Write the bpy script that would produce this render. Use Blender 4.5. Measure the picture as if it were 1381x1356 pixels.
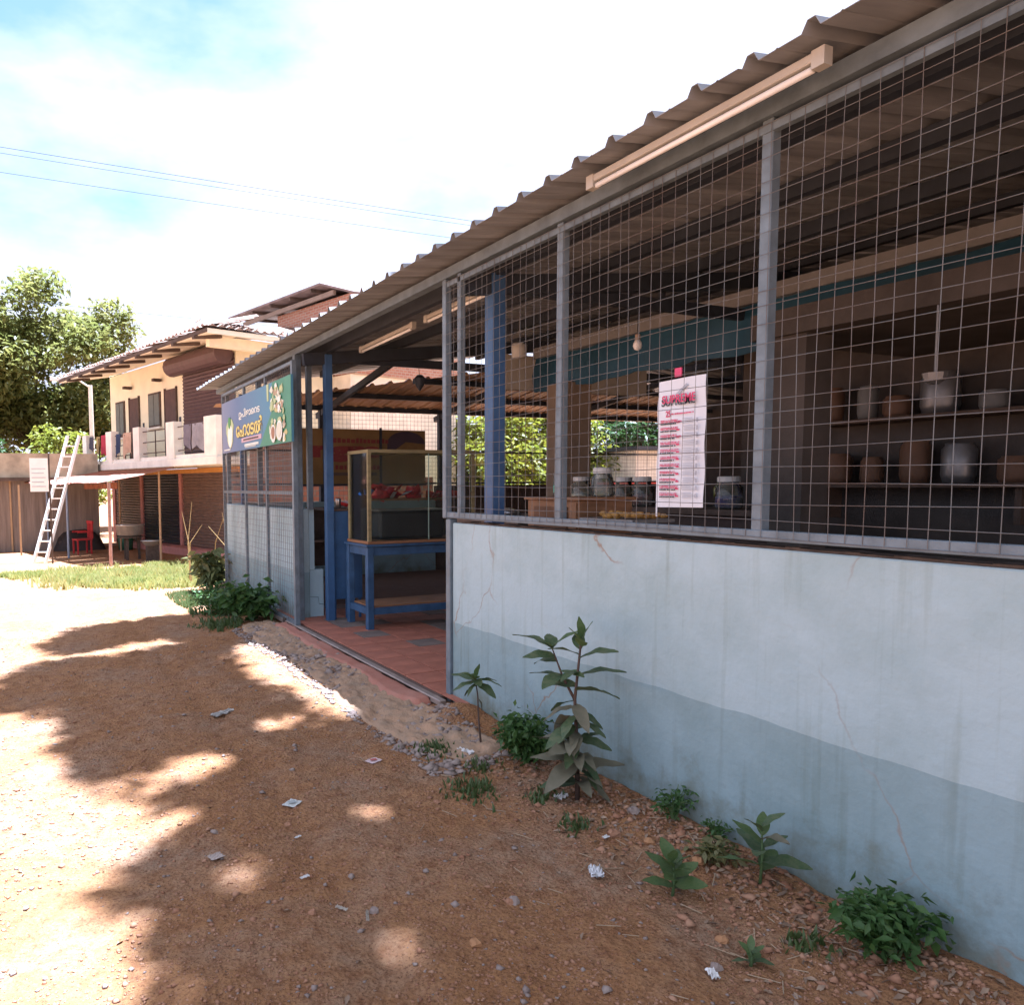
import bpy, math, random
import numpy as np
from mathutils import Vector, Matrix
random.seed(7); rng = np.random.default_rng(11)
scene = bpy.context.scene
for o in list(bpy.data.objects): bpy.data.objects.remove(o)
COL = scene.collection
PI = math.pi

# ------------------------------------------------------------------ camera
cd = bpy.data.cameras.new('camera'); cam = bpy.data.objects.new('camera', cd); COL.objects.link(cam)
R = ((0.91221697, -0.03866985, 0.40787846), (-0.40963056, -0.06679677, 0.90980272), (-0.00793697, -0.99701697, -0.0767735))
m = Matrix.Identity(4)
for i in range(3):
    m[i][0] = R[i][0]; m[i][1] = -R[i][1]; m[i][2] = -R[i][2]
m[0][3], m[1][3], m[2][3] = 0.0, 0.0, 1.6
cam.matrix_world = m
cd.sensor_fit = 'HORIZONTAL'; cd.sensor_width = 36.0; cd.lens = 36.0 * 1035 / 1381
cd.shift_x = (690.5 - 508) / 1381; cd.shift_y = (734 - 678) / 1381
cd.clip_start = 0.05; cd.clip_end = 2000
scene.camera = cam
scene.render.resolution_x = 1024; scene.render.resolution_y = 1006

# ------------------------------------------------------------------ sky and sun
SUN = Vector((0.115, 0.03, 1.0)).normalized()
w = bpy.data.worlds.new('World'); scene.world = w; w.use_nodes = True
nt = w.node_tree; nt.nodes.clear()
def N(tree, t, **kw):
    n = tree.nodes.new(t)
    for k, v in kw.items(): setattr(n, k, v)
    return n
wo = N(nt, 'ShaderNodeOutputWorld'); bg = N(nt, 'ShaderNodeBackground'); bg.inputs['Strength'].default_value = 0.05
sky = N(nt, 'ShaderNodeTexSky'); sky.sky_type = 'NISHITA'; sky.sun_disc = False
sky.sun_elevation = math.asin(SUN.z); sky.sun_rotation = math.atan2(SUN.x, SUN.y)
sky.air_density = 1.0; sky.dust_density = 2.0; sky.ozone_density = 1.0
tc = N(nt, 'ShaderNodeTexCoord'); mp = N(nt, 'ShaderNodeMapping'); mp.inputs['Scale'].default_value = (1, 1, 2.2)
mp.inputs['Location'].default_value = (7.7, 4.1, 3.06)
nz = N(nt, 'ShaderNodeTexNoise'); nz.inputs['Scale'].default_value = 1.3; nz.inputs['Detail'].default_value = 7; nz.inputs['Roughness'].default_value = 0.55
rp = N(nt, 'ShaderNodeValToRGB'); rp.color_ramp.elements[0].position = 0.31; rp.color_ramp.elements[1].position = 0.435
mx = N(nt, 'ShaderNodeMixRGB'); mx.inputs['Color2'].default_value = (4.3, 4.0, 3.7, 1)
L = nt.links.new
L(tc.outputs['Generated'], mp.inputs['Vector']); L(mp.outputs[0], nz.inputs['Vector']); L(nz.outputs['Fac'], rp.inputs[0])
L(rp.outputs[0], mx.inputs['Fac']); L(sky.outputs[0], mx.inputs['Color1']); L(mx.outputs[0], bg.inputs['Color']); L(bg.outputs[0], wo.inputs[0])
sl = bpy.data.lights.new('sun', 'SUN'); sl.energy = 5.0; sl.angle = math.radians(0.53); sl.color = (1.0, 0.96, 0.90)
so = bpy.data.objects.new('sun', sl); COL.objects.link(so); so.location = (5, 0, 30)
so.rotation_euler = SUN.to_track_quat('Z', 'Y').to_euler()
vs = scene.view_settings; vs.view_transform = 'Standard'; vs.look = 'None'; vs.gamma = 1.0; vs.use_curve_mapping = False
vs.exposure = 2.7
vs.use_white_balance = True; vs.white_balance_temperature = 5050; vs.white_balance_tint = 17
scene.render.engine = 'CYCLES'
scene.cycles.max_bounces = 8; scene.cycles.diffuse_bounces = 3; scene.cycles.transparent_max_bounces = 16

# ------------------------------------------------------------------ materials
MATS = {}
def M(name, col, rough=0.75, var=0.12, scale=6.0, bump=0.15, bscale=40.0, metal=0.0, spec=0.3, col2=None, trans=0.0, stretch=None):
    if name in MATS: return MATS[name]
    ma = bpy.data.materials.new(name); ma.use_nodes = True; t = ma.node_tree; b = t.nodes['Principled BSDF']
    b.inputs['Roughness'].default_value = rough; b.inputs['Metallic'].default_value = metal
    b.inputs['Specular IOR Level'].default_value = spec
    co = N(t, 'ShaderNodeTexCoord'); src = co.outputs['Object']
    if stretch:
        mpp = N(t, 'ShaderNodeMapping'); mpp.inputs['Scale'].default_value = stretch; t.links.new(src, mpp.inputs[0]); src = mpp.outputs[0]
    n1 = N(t, 'ShaderNodeTexNoise'); n1.inputs['Scale'].default_value = scale; n1.inputs['Detail'].default_value = 6; n1.inputs['Roughness'].default_value = 0.6
    t.links.new(src, n1.inputs['Vector'])
    mixn = N(t, 'ShaderNodeMixRGB'); r = N(t, 'ShaderNodeValToRGB'); r.color_ramp.elements[0].position = 0.3; r.color_ramp.elements[1].position = 0.7
    c = col; c2 = col2 or tuple(min(1, x * (1 + var)) for x in col); c1 = col if col2 else tuple(x * (1 - var) for x in col)
    mixn.inputs['Color1'].default_value = (*c1, 1); mixn.inputs['Color2'].default_value = (*c2, 1)
    t.links.new(n1.outputs['Fac'], r.inputs[0]); t.links.new(r.outputs[0], mixn.inputs['Fac']); t.links.new(mixn.outputs[0], b.inputs['Base Color'])
    if bump:
        n2 = N(t, 'ShaderNodeTexNoise'); n2.inputs['Scale'].default_value = bscale; n2.inputs['Detail'].default_value = 5
        bp = N(t, 'ShaderNodeBump'); bp.inputs['Strength'].default_value = bump; bp.inputs['Distance'].default_value = 0.01
        t.links.new(co.outputs['Object'], n2.inputs['Vector']); t.links.new(n2.outputs['Fac'], bp.inputs['Height']); t.links.new(bp.outputs[0], b.inputs['Normal'])
    if trans:
        tr = N(t, 'ShaderNodeBsdfTranslucent'); ms = N(t, 'ShaderNodeMixShader'); ms.inputs[0].default_value = trans
        t.links.new(mixn.outputs[0], tr.inputs['Color']); t.links.new(b.outputs[0], ms.inputs[1]); t.links.new(tr.outputs[0], ms.inputs[2])
        t.links.new(ms.outputs[0], t.nodes['Material Output'].inputs['Surface'])
    MATS[name] = ma; return ma

def leafmat(name, c1, c2, trans=0.35, rough=0.45, sc=1.3):
    return M(name, c1, rough, scale=sc, bump=0.0, col2=c2, trans=trans, spec=0.4)

def wall_paint():
    ma = bpy.data.materials.new('pale_blue_wall_paint'); ma.use_nodes = True; t = ma.node_tree; b = t.nodes['Principled BSDF']; K = t.links.new
    b.inputs['Roughness'].default_value = 0.75; b.inputs['Specular IOR Level'].default_value = 0.2
    co = N(t, 'ShaderNodeTexCoord'); sx = N(t, 'ShaderNodeSeparateXYZ'); K(co.outputs['Object'], sx.inputs[0])
    n0 = N(t, 'ShaderNodeTexNoise'); n0.inputs['Scale'].default_value = 3; K(co.outputs['Object'], n0.inputs['Vector'])
    ad = N(t, 'ShaderNodeMath', operation='MULTIPLY_ADD'); ad.inputs[1].default_value = 0.045; K(n0.outputs['Fac'], ad.inputs[0]); K(sx.outputs['Z'], ad.inputs[2])
    gt = N(t, 'ShaderNodeMath', operation='GREATER_THAN'); gt.inputs[1].default_value = 0.645; K(ad.outputs[0], gt.inputs[0])
    m1 = N(t, 'ShaderNodeMixRGB'); m1.inputs[1].default_value = (0.265, 0.36, 0.385, 1); m1.inputs[2].default_value = (0.375, 0.475, 0.50, 1); K(gt.outputs[0], m1.inputs[0])
    # blotches
    n1 = N(t, 'ShaderNodeTexNoise'); n1.inputs['Scale'].default_value = 1.6; n1.inputs['Detail'].default_value = 8; n1.inputs['Roughness'].default_value = 0.65; K(co.outputs['Object'], n1.inputs['Vector'])
    r1 = N(t, 'ShaderNodeValToRGB'); r1.color_ramp.elements[0].position = 0.42; r1.color_ramp.elements[1].position = 0.75; K(n1.outputs['Fac'], r1.inputs[0])
    m2 = N(t, 'ShaderNodeMixRGB', blend_type='MULTIPLY'); m2.inputs[2].default_value = (0.72, 0.75, 0.72, 1); K(r1.outputs[0], m2.inputs[0]); K(m1.outputs[0], m2.inputs[1])
    # vertical rain streaks
    mp2 = N(t, 'ShaderNodeMapping'); mp2.inputs['Scale'].default_value = (1, 9, 0.5); K(co.outputs['Object'], mp2.inputs[0])
    n2 = N(t, 'ShaderNodeTexNoise'); n2.inputs['Scale'].default_value = 2.2; n2.inputs['Detail'].default_value = 6; K(mp2.outputs[0], n2.inputs['Vector'])
    r2 = N(t, 'ShaderNodeValToRGB'); r2.color_ramp.elements[0].position = 0.56; r2.color_ramp.elements[1].position = 0.78; K(n2.outputs['Fac'], r2.inputs[0])
    m3 = N(t, 'ShaderNodeMixRGB', blend_type='MULTIPLY'); m3.inputs[2].default_value = (0.82, 0.80, 0.74, 1); K(r2.outputs[0], m3.inputs[0]); K(m2.outputs[0], m3.inputs[1])
    # splashed soil and moss near the ground, uneven upper edge
    n3 = N(t, 'ShaderNodeTexNoise'); n3.inputs['Scale'].default_value = 4.5; n3.inputs['Detail'].default_value = 7; n3.inputs['Roughness'].default_value = 0.7; K(co.outputs['Object'], n3.inputs['Vector'])
    a3 = N(t, 'ShaderNodeMath', operation='MULTIPLY_ADD'); a3.inputs[1].default_value = -0.95; K(n3.outputs['Fac'], a3.inputs[0]); K(sx.outputs['Z'], a3.inputs[2])
    mr = N(t, 'ShaderNodeMapRange'); mr.inputs['From Min'].default_value = -0.50; mr.inputs['From Max'].default_value = -0.20; mr.inputs['To Min'].default_value = 0.8; mr.inputs['To Max'].default_value = 0; K(a3.outputs[0], mr.inputs['Value'])
    m4 = N(t, 'ShaderNodeMixRGB'); m4.inputs[2].default_value = (0.13, 0.13, 0.08, 1); K(mr.outputs[0], m4.inputs[0]); K(m3.outputs[0], m4.inputs[1])
    # rusty hairline cracks
    vo = N(t, 'ShaderNodeTexVoronoi', feature='DISTANCE_TO_EDGE'); vo.inputs['Scale'].default_value = 1.1
    mp3 = N(t, 'ShaderNodeMapping'); K(co.outputs['Object'], mp3.inputs[0])
    n5 = N(t, 'ShaderNodeTexNoise'); n5.inputs['Scale'].default_value = 5; n5.inputs['Detail'].default_value = 4; K(co.outputs['Object'], n5.inputs['Vector'])
    am = N(t, 'ShaderNodeMixRGB'); am.inputs[0].default_value = 0.16; K(mp3.outputs[0], am.inputs[1]); K(n5.outputs['Color'], am.inputs[2]); K(am.outputs[0], vo.inputs['Vector'])
    lt = N(t, 'ShaderNodeMapRange'); lt.inputs['From Min'].default_value = 0.0; lt.inputs['From Max'].default_value = 0.007; lt.inputs['To Min'].default_value = 0.8; lt.inputs['To Max'].default_value = 0; K(vo.outputs['Distance'], lt.inputs['Value'])
    n4 = N(t, 'ShaderNodeTexNoise'); n4.inputs['Scale'].default_value = 0.9; mp4 = N(t, 'ShaderNodeMapping'); mp4.inputs['Location'].default_value = (3.1, 0.4, 1.7); K(co.outputs['Object'], mp4.inputs[0]); K(mp4.outputs[0], n4.inputs['Vector'])
    r4 = N(t, 'ShaderNodeValToRGB'); r4.color_ramp.elements[0].position = 0.47; r4.color_ramp.elements[1].position = 0.54; K(n4.outputs['Fac'], r4.inputs[0])
    ml = N(t, 'ShaderNodeMath', operation='MULTIPLY'); K(lt.outputs[0], ml.inputs[0]); K(r4.outputs[0], ml.inputs[1])
    m5 = N(t, 'ShaderNodeMixRGB'); m5.inputs[2].default_value = (0.26, 0.17, 0.11, 1); K(ml.outputs[0], m5.inputs[0]); K(m4.outputs[0], m5.inputs[1])
    K(m5.outputs[0], b.inputs['Base Color'])
    bn = N(t, 'ShaderNodeTexNoise'); bn.inputs['Scale'].default_value = 55; bn.inputs['Detail'].default_value = 6; K(co.outputs['Object'], bn.inputs['Vector'])
    bp = N(t, 'ShaderNodeBump'); bp.inputs['Strength'].default_value = 0.3; bp.inputs['Distance'].default_value = 0.006; K(bn.outputs['Fac'], bp.inputs['Height']); bl = N(t, 'ShaderNodeTexNoise'); bl.inputs['Scale'].default_value = 5; bl.inputs['Detail'].default_value = 3; K(co.outputs['Object'], bl.inputs['Vector'])
    bq = N(t, 'ShaderNodeBump'); bq.inputs['Strength'].default_value = 0.45; bq.inputs['Distance'].default_value = 0.03; K(bl.outputs['Fac'], bq.inputs['Height']); K(bp.outputs[0], bq.inputs['Normal']); K(bq.outputs[0], b.inputs['Normal'])
    return ma

def dirt_mat():
    ma = bpy.data.materials.new('red_laterite_soil'); ma.use_nodes = True; t = ma.node_tree; b = t.nodes['Principled BSDF']; K = t.links.new
    b.inputs['Roughness'].default_value = 0.95; b.inputs['Specular IOR Level'].default_value = 0.08
    co = N(t, 'ShaderNodeTexCoord'); P = co.outputs['Object']
    def noise(s, d=6, r=0.6):
        n = N(t, 'ShaderNodeTexNoise'); n.inputs['Scale'].default_value = s; n.inputs['Detail'].default_value = d; n.inputs['Roughness'].default_value = r; K(P, n.inputs['Vector']); return n.outputs['Fac']
    def ramp(f, a, c):
        r = N(t, 'ShaderNodeValToRGB'); r.color_ramp.elements[0].position = a; r.color_ramp.elements[1].position = c; K(f, r.inputs[0]); return r.outputs[0]
    def mix(f, c1, c2, bt='MIX'):
        x = N(t, 'ShaderNodeMixRGB', blend_type=bt)
        K(f, x.inputs[0])
        for i, c in ((1, c1), (2, c2)):
            if isinstance(c, tuple): x.inputs[i].default_value = (*c, 1)
            else: K(c, x.inputs[i])
        return x.outputs[0]
    base = mix(ramp(noise(0.9), 0.35, 0.65), (0.385, 0.195, 0.080), (0.43, 0.235, 0.11))
    base = mix(ramp(noise(1.7, 8), 0.47, 0.66), base, (0.40, 0.265, 0.165))
    base = mix(ramp(noise(14, 8, 0.7), 0.45, 0.7), base, (0.25, 0.115, 0.052))
    base = mix(ramp(noise(60, 5, 0.7), 0.55, 0.75), base, (0.43, 0.25, 0.15))
    base = mix(ramp(noise(110, 4, 0.75), 0.54, 0.68), base, (0.12, 0.055, 0.033))
    base = mix(ramp(noise(34, 6, 0.75), 0.56, 0.70), base, (0.17, 0.078, 0.042))
    vo = N(t, 'ShaderNodeTexVoronoi'); vo.inputs['Scale'].default_value = 55; K(P, vo.inputs['Vector'])
    K(base, b.inputs['Base Color'])
    bp = N(t, 'ShaderNodeBump'); bp.inputs['Strength'].default_value = 0.9; bp.inputs['Distance'].default_value = 0.02
    a = N(t, 'ShaderNodeMath', operation='ADD'); K(noise(70, 8, 0.75), a.inputs[0]); K(vo.outputs['Distance'], a.inputs[1]); K(a.outputs[0], bp.inputs['Height']); K(bp.outputs[0], b.inputs['Normal'])
    return ma

def brick_mat(name, c1, c2, mortar, scale=1.0):
    ma = bpy.data.materials.new(name); ma.use_nodes = True; t = ma.node_tree; b = t.nodes['Principled BSDF']; K = t.links.new
    b.inputs['Roughness'].default_value = 0.9
    co = N(t, 'ShaderNodeTexCoord'); sx = N(t, 'ShaderNodeSeparateXYZ'); K(co.outputs['Object'], sx.inputs[0])
    ad = N(t, 'ShaderNodeMath', operation='ADD'); K(sx.outputs['X'], ad.inputs[0]); K(sx.outputs['Y'], ad.inputs[1])
    cx = N(t, 'ShaderNodeCombineXYZ'); K(ad.outputs[0], cx.inputs['X']); K(sx.outputs['Z'], cx.inputs['Y'])
    br = N(t, 'ShaderNodeTexBrick'); br.inputs['Scale'].default_value = scale; br.inputs['Color1'].default_value = (*c1, 1); br.inputs['Color2'].default_value = (*c2, 1); br.inputs['Mortar'].default_value = (*mortar, 1)
    br.inputs['Mortar Size'].default_value = 0.014; br.inputs['Brick Width'].default_value = 0.24; br.inputs['Row Height'].default_value = 0.1
    K(cx.outputs[0], br.inputs['Vector']); K(br.outputs['Color'], b.inputs['Base Color'])
    bp = N(t, 'ShaderNodeBump'); bp.inputs['Strength'].default_value = 0.6; bp.inputs['Distance'].default_value = 0.01; bp.invert = True; K(br.outputs['Fac'], bp.inputs['Height']); K(bp.outputs[0], b.inputs['Normal'])
    return ma

def glass_mat(name, tint=(0.88, 0.92, 0.89), refl=0.018):
    ma = bpy.data.materials.new(name); ma.use_nodes = True; t = ma.node_tree; t.nodes.remove(t.nodes['Principled BSDF']); K = t.links.new
    tr = N(t, 'ShaderNodeBsdfTransparent'); tr.inputs[0].default_value = (*tint, 1)
    gl = N(t, 'ShaderNodeBsdfGlossy'); gl.inputs['Roughness'].default_value = 0.06
    df = N(t, 'ShaderNodeBsdfDiffuse'); df.inputs[0].default_value = (0.5, 0.5, 0.42, 1)
    nz = N(t, 'ShaderNodeTexNoise'); nz.inputs['Scale'].default_value = 5; nz.inputs['Detail'].default_value = 6
    co = N(t, 'ShaderNodeTexCoord'); K(co.outputs['Object'], nz.inputs['Vector'])
    fr = N(t, 'ShaderNodeFresnel'); fr.inputs[0].default_value = 1.45
    m1 = N(t, 'ShaderNodeMixShader'); m2 = N(t, 'ShaderNodeMixShader')
    mr = N(t, 'ShaderNodeMapRange'); mr.inputs['From Min'].default_value = 0.35; mr.inputs['From Max'].default_value = 0.8; mr.inputs['To Min'].default_value = 0.02; mr.inputs['To Max'].default_value = refl * 2; K(nz.outputs['Fac'], mr.inputs['Value'])
    K(mr.outputs[0], m1.inputs[0]); K(tr.outputs[0], m1.inputs[1]); K(df.outputs[0], m1.inputs[2])
    K(fr.outputs[0], m2.inputs[0]); K(m1.outputs[0], m2.inputs[1]); K(gl.outputs[0], m2.inputs[2])
    K(m2.outputs[0], t.nodes['Material Output'].inputs['Surface']); return ma

WALL = wall_paint(); DIRT = dirt_mat()
GREY = M('grey_blue_steel_paint', (0.13, 0.165, 0.19), 0.5, var=0.25, scale=9, bump=0.1, spec=0.45)
WIRE = M('galvanised_wire', (0.17, 0.19, 0.195), 0.5, scale=3, bump=0, spec=0.4, metal=0.1, col2=(0.12, 0.085, 0.065))
BLUE = M('royal_blue_paint', (0.045, 0.105, 0.225), 0.45, var=0.2, scale=5, bump=0.08, spec=0.45)
BLUE2 = M('faded_blue_paint', (0.045, 0.095, 0.185), 0.5, var=0.28, scale=7, bump=0.1)
SHEET = M('brown_roof_sheet', (0.245, 0.25, 0.255), 0.55, var=0.32, scale=2.5, bump=0.05, spec=0.4, stretch=(0.4, 3, 1))
DARKSTEEL = M('dark_steel_paint', (0.035, 0.042, 0.055), 0.55, var=0.2, bump=0.05)
RUST = M('rusty_dirt', (0.075, 0.055, 0.042), 0.9, var=0.4, scale=18, bump=0.4)
CREAM = M('cream_wall_paint', (0.80, 0.745, 0.53), 0.8, var=0.08, scale=1.5, bump=0.1)
CREAMW = M('off_white_parapet_paint', (0.80, 0.74, 0.62), 0.8, var=0.12, scale=3, bump=0.15)
ORANGE = M('orange_wall_paint', (0.62, 0.30, 0.06), 0.8, var=0.1)
PINK = M('pink_oxide_paint', (0.52, 0.24, 0.20), 0.8, var=0.12)
SHUT = M('brown_roller_shutter_paint', (0.19, 0.13, 0.10), 0.5, var=0.15, bump=0.05)
SHUTB = M('black_roller_shutter_paint', (0.028, 0.033, 0.042), 0.4, var=0.15, bump=0.05, spec=0.6)
SHUTG = M('dark_maroon_shutter_paint', (0.10, 0.062, 0.062), 0.5, var=0.15, bump=0.05)
WOOD = M('brown_plywood', (0.26, 0.13, 0.06), 0.6, var=0.25, scale=3, bump=0.1, stretch=(1, 1, 9))
WOODD = M('dark_timber', (0.085, 0.06, 0.045), 0.8, var=0.3, scale=6, bump=0.2)
WHITE = M('white_enamel', (0.80, 0.79, 0.75), 0.4, var=0.05, bump=0)
TUBEW = M('yellowed_batten_plastic', (0.42, 0.40, 0.35), 0.5, var=0.1, bump=0)
CONC = M('crumbled_concrete', (0.30, 0.215, 0.14), 0.95, var=0.3, scale=9, bump=0.9, bscale=55, col2=(0.42, 0.26, 0.15))
REDFLOOR = M('red_oxide_cement', (0.34, 0.135, 0.085), 0.8, var=0.2, scale=5, bump=0.35, bscale=60, col2=(0.40, 0.20, 0.14))
TILE_R = M('terracotta_tile', (0.37, 0.145, 0.09), 0.6, var=0.25, scale=3, bump=0.25, bscale=30)
TILE_G = M('grey_cement_tile', (0.19, 0.15, 0.125), 0.7, var=0.25, scale=3, bump=0.25, bscale=30)
GROUT = M('dark_grout', (0.13, 0.09, 0.07), 0.95)
BARK = M('grey_brown_bark', (0.12, 0.09, 0.065), 0.95, var=0.35, scale=8, bump=0.8, bscale=18)
CLOTHM = {}
def cloth(name, c): return M(name, c, 0.9, var=0.2, scale=5, bump=0.3, bscale=30)

# ------------------------------------------------------------------ helpers
class MB:
    def __init__(s): s.v = []; s.f = []
    def add(s, vs, fs):
        n = len(s.v); s.v += [tuple(map(float, p)) for p in vs]; s.f += [tuple(i + n for i in f) for f in fs]; return s
    def box(s, a, b):
        x0, y0, z0 = a; x1, y1, z1 = b
        return s.add([(x0,y0,z0),(x1,y0,z0),(x1,y1,z0),(x0,y1,z0),(x0,y0,z1),(x1,y0,z1),(x1,y1,z1),(x0,y1,z1)],
                     [(0,3,2,1),(4,5,6,7),(0,1,5,4),(1,2,6,5),(2,3,7,6),(3,0,4,7)])
    def fbox(s, F, a, b):
        n = len(s.v); s.box(a, b)
        for i in range(n, len(s.v)): s.v[i] = tuple(F(*s.v[i]))
        return s
    def bar(s, p, q, wx, wy, up=(0, 0, 1)):
        p = Vector(p); q = Vector(q); d = (q - p).normalized(); u = Vector(up)
        if abs(d.dot(u)) > 0.98: u = Vector((0, 1, 0))
        r = d.cross(u).normalized() * (wx / 2); u2 = r.cross(d).normalized() * (wy / 2)
        vs = [p - r - u2, p + r - u2, p + r + u2, p - r + u2, q - r - u2, q + r - u2, q + r + u2, q - r + u2]
        return s.add(vs, [(0,1,2,3),(4,7,6,5),(0,4,5,1),(1,5,6,2),(2,6,7,3),(3,7,4,0)])
    def tube(s, pts, r, n=6, cap=True):
        pts = [Vector(p) for p in pts]; rs = r if isinstance(r, (list, tuple)) else [r] * len(pts); rings = []
        b0 = len(s.v)
        ref = None
        for i, p in enumerate(pts):
            d = (pts[min(i + 1, len(pts) - 1)] - pts[max(i - 1, 0)]).normalized()
            if ref is None: ref = Vector((0, 0, 1)) if abs(d.z) < 0.9 else Vector((1, 0, 0))
            a = d.cross(ref).normalized(); b = d.cross(a).normalized(); ref = a.cross(d) if a.cross(d).length > 0 else ref
            for k in range(n):
                t = 2 * PI * k / n; s.v.append(tuple(p + (a * math.cos(t) + b * math.sin(t)) * rs[i]))
        for i in range(len(pts) - 1):
            for k in range(n):
                k2 = (k + 1) % n; s.f.append((b0 + i*n + k, b0 + i*n + k2, b0 + (i+1)*n + k2, b0 + (i+1)*n + k))
        if cap: s.f.append(tuple(b0 + k for k in range(n))[::-1]); s.f.append(tuple(b0 + (len(pts)-1)*n + k for k in range(n)))
        return s
    def lathe(s, c, prof, n=14):
        b0 = len(s.v)
        for r, z in prof:
            for k in range(n):
                t = 2*PI*k/n; s.v.append((c[0] + r*math.cos(t), c[1] + r*math.sin(t), c[2] + z))
        for i in range(len(prof)-1):
            for k in range(n):
                k2 = (k+1) % n; s.f.append((b0+i*n+k, b0+i*n+k2, b0+(i+1)*n+k2, b0+(i+1)*n+k))
        s.f.append(tuple(b0+k for k in range(n))[::-1]); s.f.append(tuple(b0+(len(prof)-1)*n+k for k in range(n)))
        return s
    def wire(s, p, q, r):
        p = Vector(p); q = Vector(q); d = (q-p).normalized(); u = Vector((1, 0, 0)) if abs(d.x) < 0.9 else Vector((0, 1, 0))
        a = d.cross(u).normalized()*r; b = d.cross(a).normalized()*r
        return s.add([p+a, p+b, p-a, p-b, q+a, q+b, q-a, q-b], [(0,4,5,1),(1,5,6,2),(2,6,7,3),(3,7,4,0)])

def mesh_of(mb, name, mat, origin=(0, 0, 0), smooth=False):
    me = bpy.data.meshes.new(name); ox, oy, oz = origin
    me.from_pydata([(x-ox, y-oy, z-oz) for x, y, z in mb.v], [], mb.f); me.update()
    if mat: me.materials.append(mat)
    if smooth: me.shade_smooth()
    return me
def tag(o, label=None, cat=None, group=None, kind=None):
    if label: o['label'] = label
    if cat: o['category'] = cat
    if group: o['group'] = group
    if kind: o['kind'] = kind
    return o
class Thing:
    def __init__(s, name, label, cat, loc=(0, 0, 0), group=None):
        s.o = bpy.data.objects.new(name, None); COL.objects.link(s.o); s.o.location = loc; s.o.empty_display_size = 0.1
        s.loc = loc; tag(s.o, label, cat, group)
    def part(s, name, mb, mat, parent=None, smooth=False, kind=None, label=None, bevel=0):
        o = bpy.data.objects.new(name, mesh_of(mb, name, mat, s.loc, smooth)); COL.objects.link(o); o.parent = parent or s.o
        if kind: o['kind'] = kind
        if label: o['label'] = label
        if bevel: addbevel(o, bevel)
        return o
    def share(s, name, me, loc=(0, 0, 0), rot=None, parent=None, scale=None):
        o = bpy.data.objects.new(name, me); COL.objects.link(o); o.parent = parent or s.o
        o.location = Vector(loc) - Vector(s.loc)
        if rot is not None: o.rotation_euler = rot
        if scale is not None: o.scale = scale
        return o
def addbevel(o, wdt):
    b = o.modifiers.new('bevel', 'BEVEL'); b.width = wdt; b.segments = 1; b.limit_method = 'ANGLE'
def single(name, mb, mat, label, cat, loc=None, group=None, smooth=False, kind=None, bevel=0):
    if loc is None:
        a = np.array(mb.v); loc = (float(a[:, 0].mean()), float(a[:, 1].mean()), float(a[:, 2].min()))
    o = bpy.data.objects.new(name, mesh_of(mb, name, mat, loc, smooth)); COL.objects.link(o); o.location = loc
    if bevel: addbevel(o, bevel)
    return tag(o, label, cat, group, kind)

# smooth value noise on a lattice
_lat = rng.random((256, 256))
def vnoise(x, y):
    x = np.asarray(x, float); y = np.asarray(y, float)
    xi = np.floor(x).astype(int); yi = np.floor(y).astype(int); fx = x - xi; fy = y - yi
    fx = fx*fx*(3-2*fx); fy = fy*fy*(3-2*fy)
    g = lambda i, j: _lat[i % 256, j % 256]
    return (g(xi, yi)*(1-fx) + g(xi+1, yi)*fx)*(1-fy) + (g(xi, yi+1)*(1-fx) + g(xi+1, yi+1)*fx)*fy
def fbm(x, y, o=4):
    t = 0; a = 0.5
    for i in range(o): t = t + a*(vnoise(x*2**i + 17*i, y*2**i + 5*i) - 0.5); a *= 0.5
    return t
def sstep(a, b, x):
    t = np.clip((np.asarray(x, float) - a)/(b - a), 0, 1); return t*t*(3-2*t)
def zg(x, y):
    x = np.asarray(x, float); y = np.asarray(y, float)
    z = -0.32*sstep(10, 21, y)
    near = 1 - sstep(9, 16, y)
    z = z + near*(0.06*fbm(x*1.1, y*1.1, 3) + 0.040*fbm(x*6, y*6, 3) + 0.016*fbm(x*15 + 3.7, y*15, 2)) + (1-near)*0.05*fbm(x*0.8, y*0.8, 2)
    z = z + 0.010*fbm(x*30, y*30, 2)*(1 - sstep(6, 9, y))
    for rx in (-0.35, 1.05): z = z - near*0.016*np.exp(-((x - rx - 0.25*fbm(y*0.5, y*0 + rx*7, 2))/0.10)**2)   # wheel ruts
    # soil heaped along the foot of the wall
    z = z + 0.05*sstep(2.15, 2.65, x)*(1 - sstep(4.0, 4.6, y))
    # mound at the gate post
    z = z + 0.085*np.exp(-((x-2.56)**2 + (y-4.42)**2*0.8)/0.030)
    # rise towards the gate track
    z = z + 0.03*sstep(1.9, 2.4, x)*sstep(3.6, 4.4, y)*(1 - sstep(9, 11, y))
    z = z - 0.18*sstep(2.705, 2.80, x)*(1 - sstep(12.2, 12.8, y))
    return z
def zgf(x, y): return float(zg(x, y))

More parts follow.
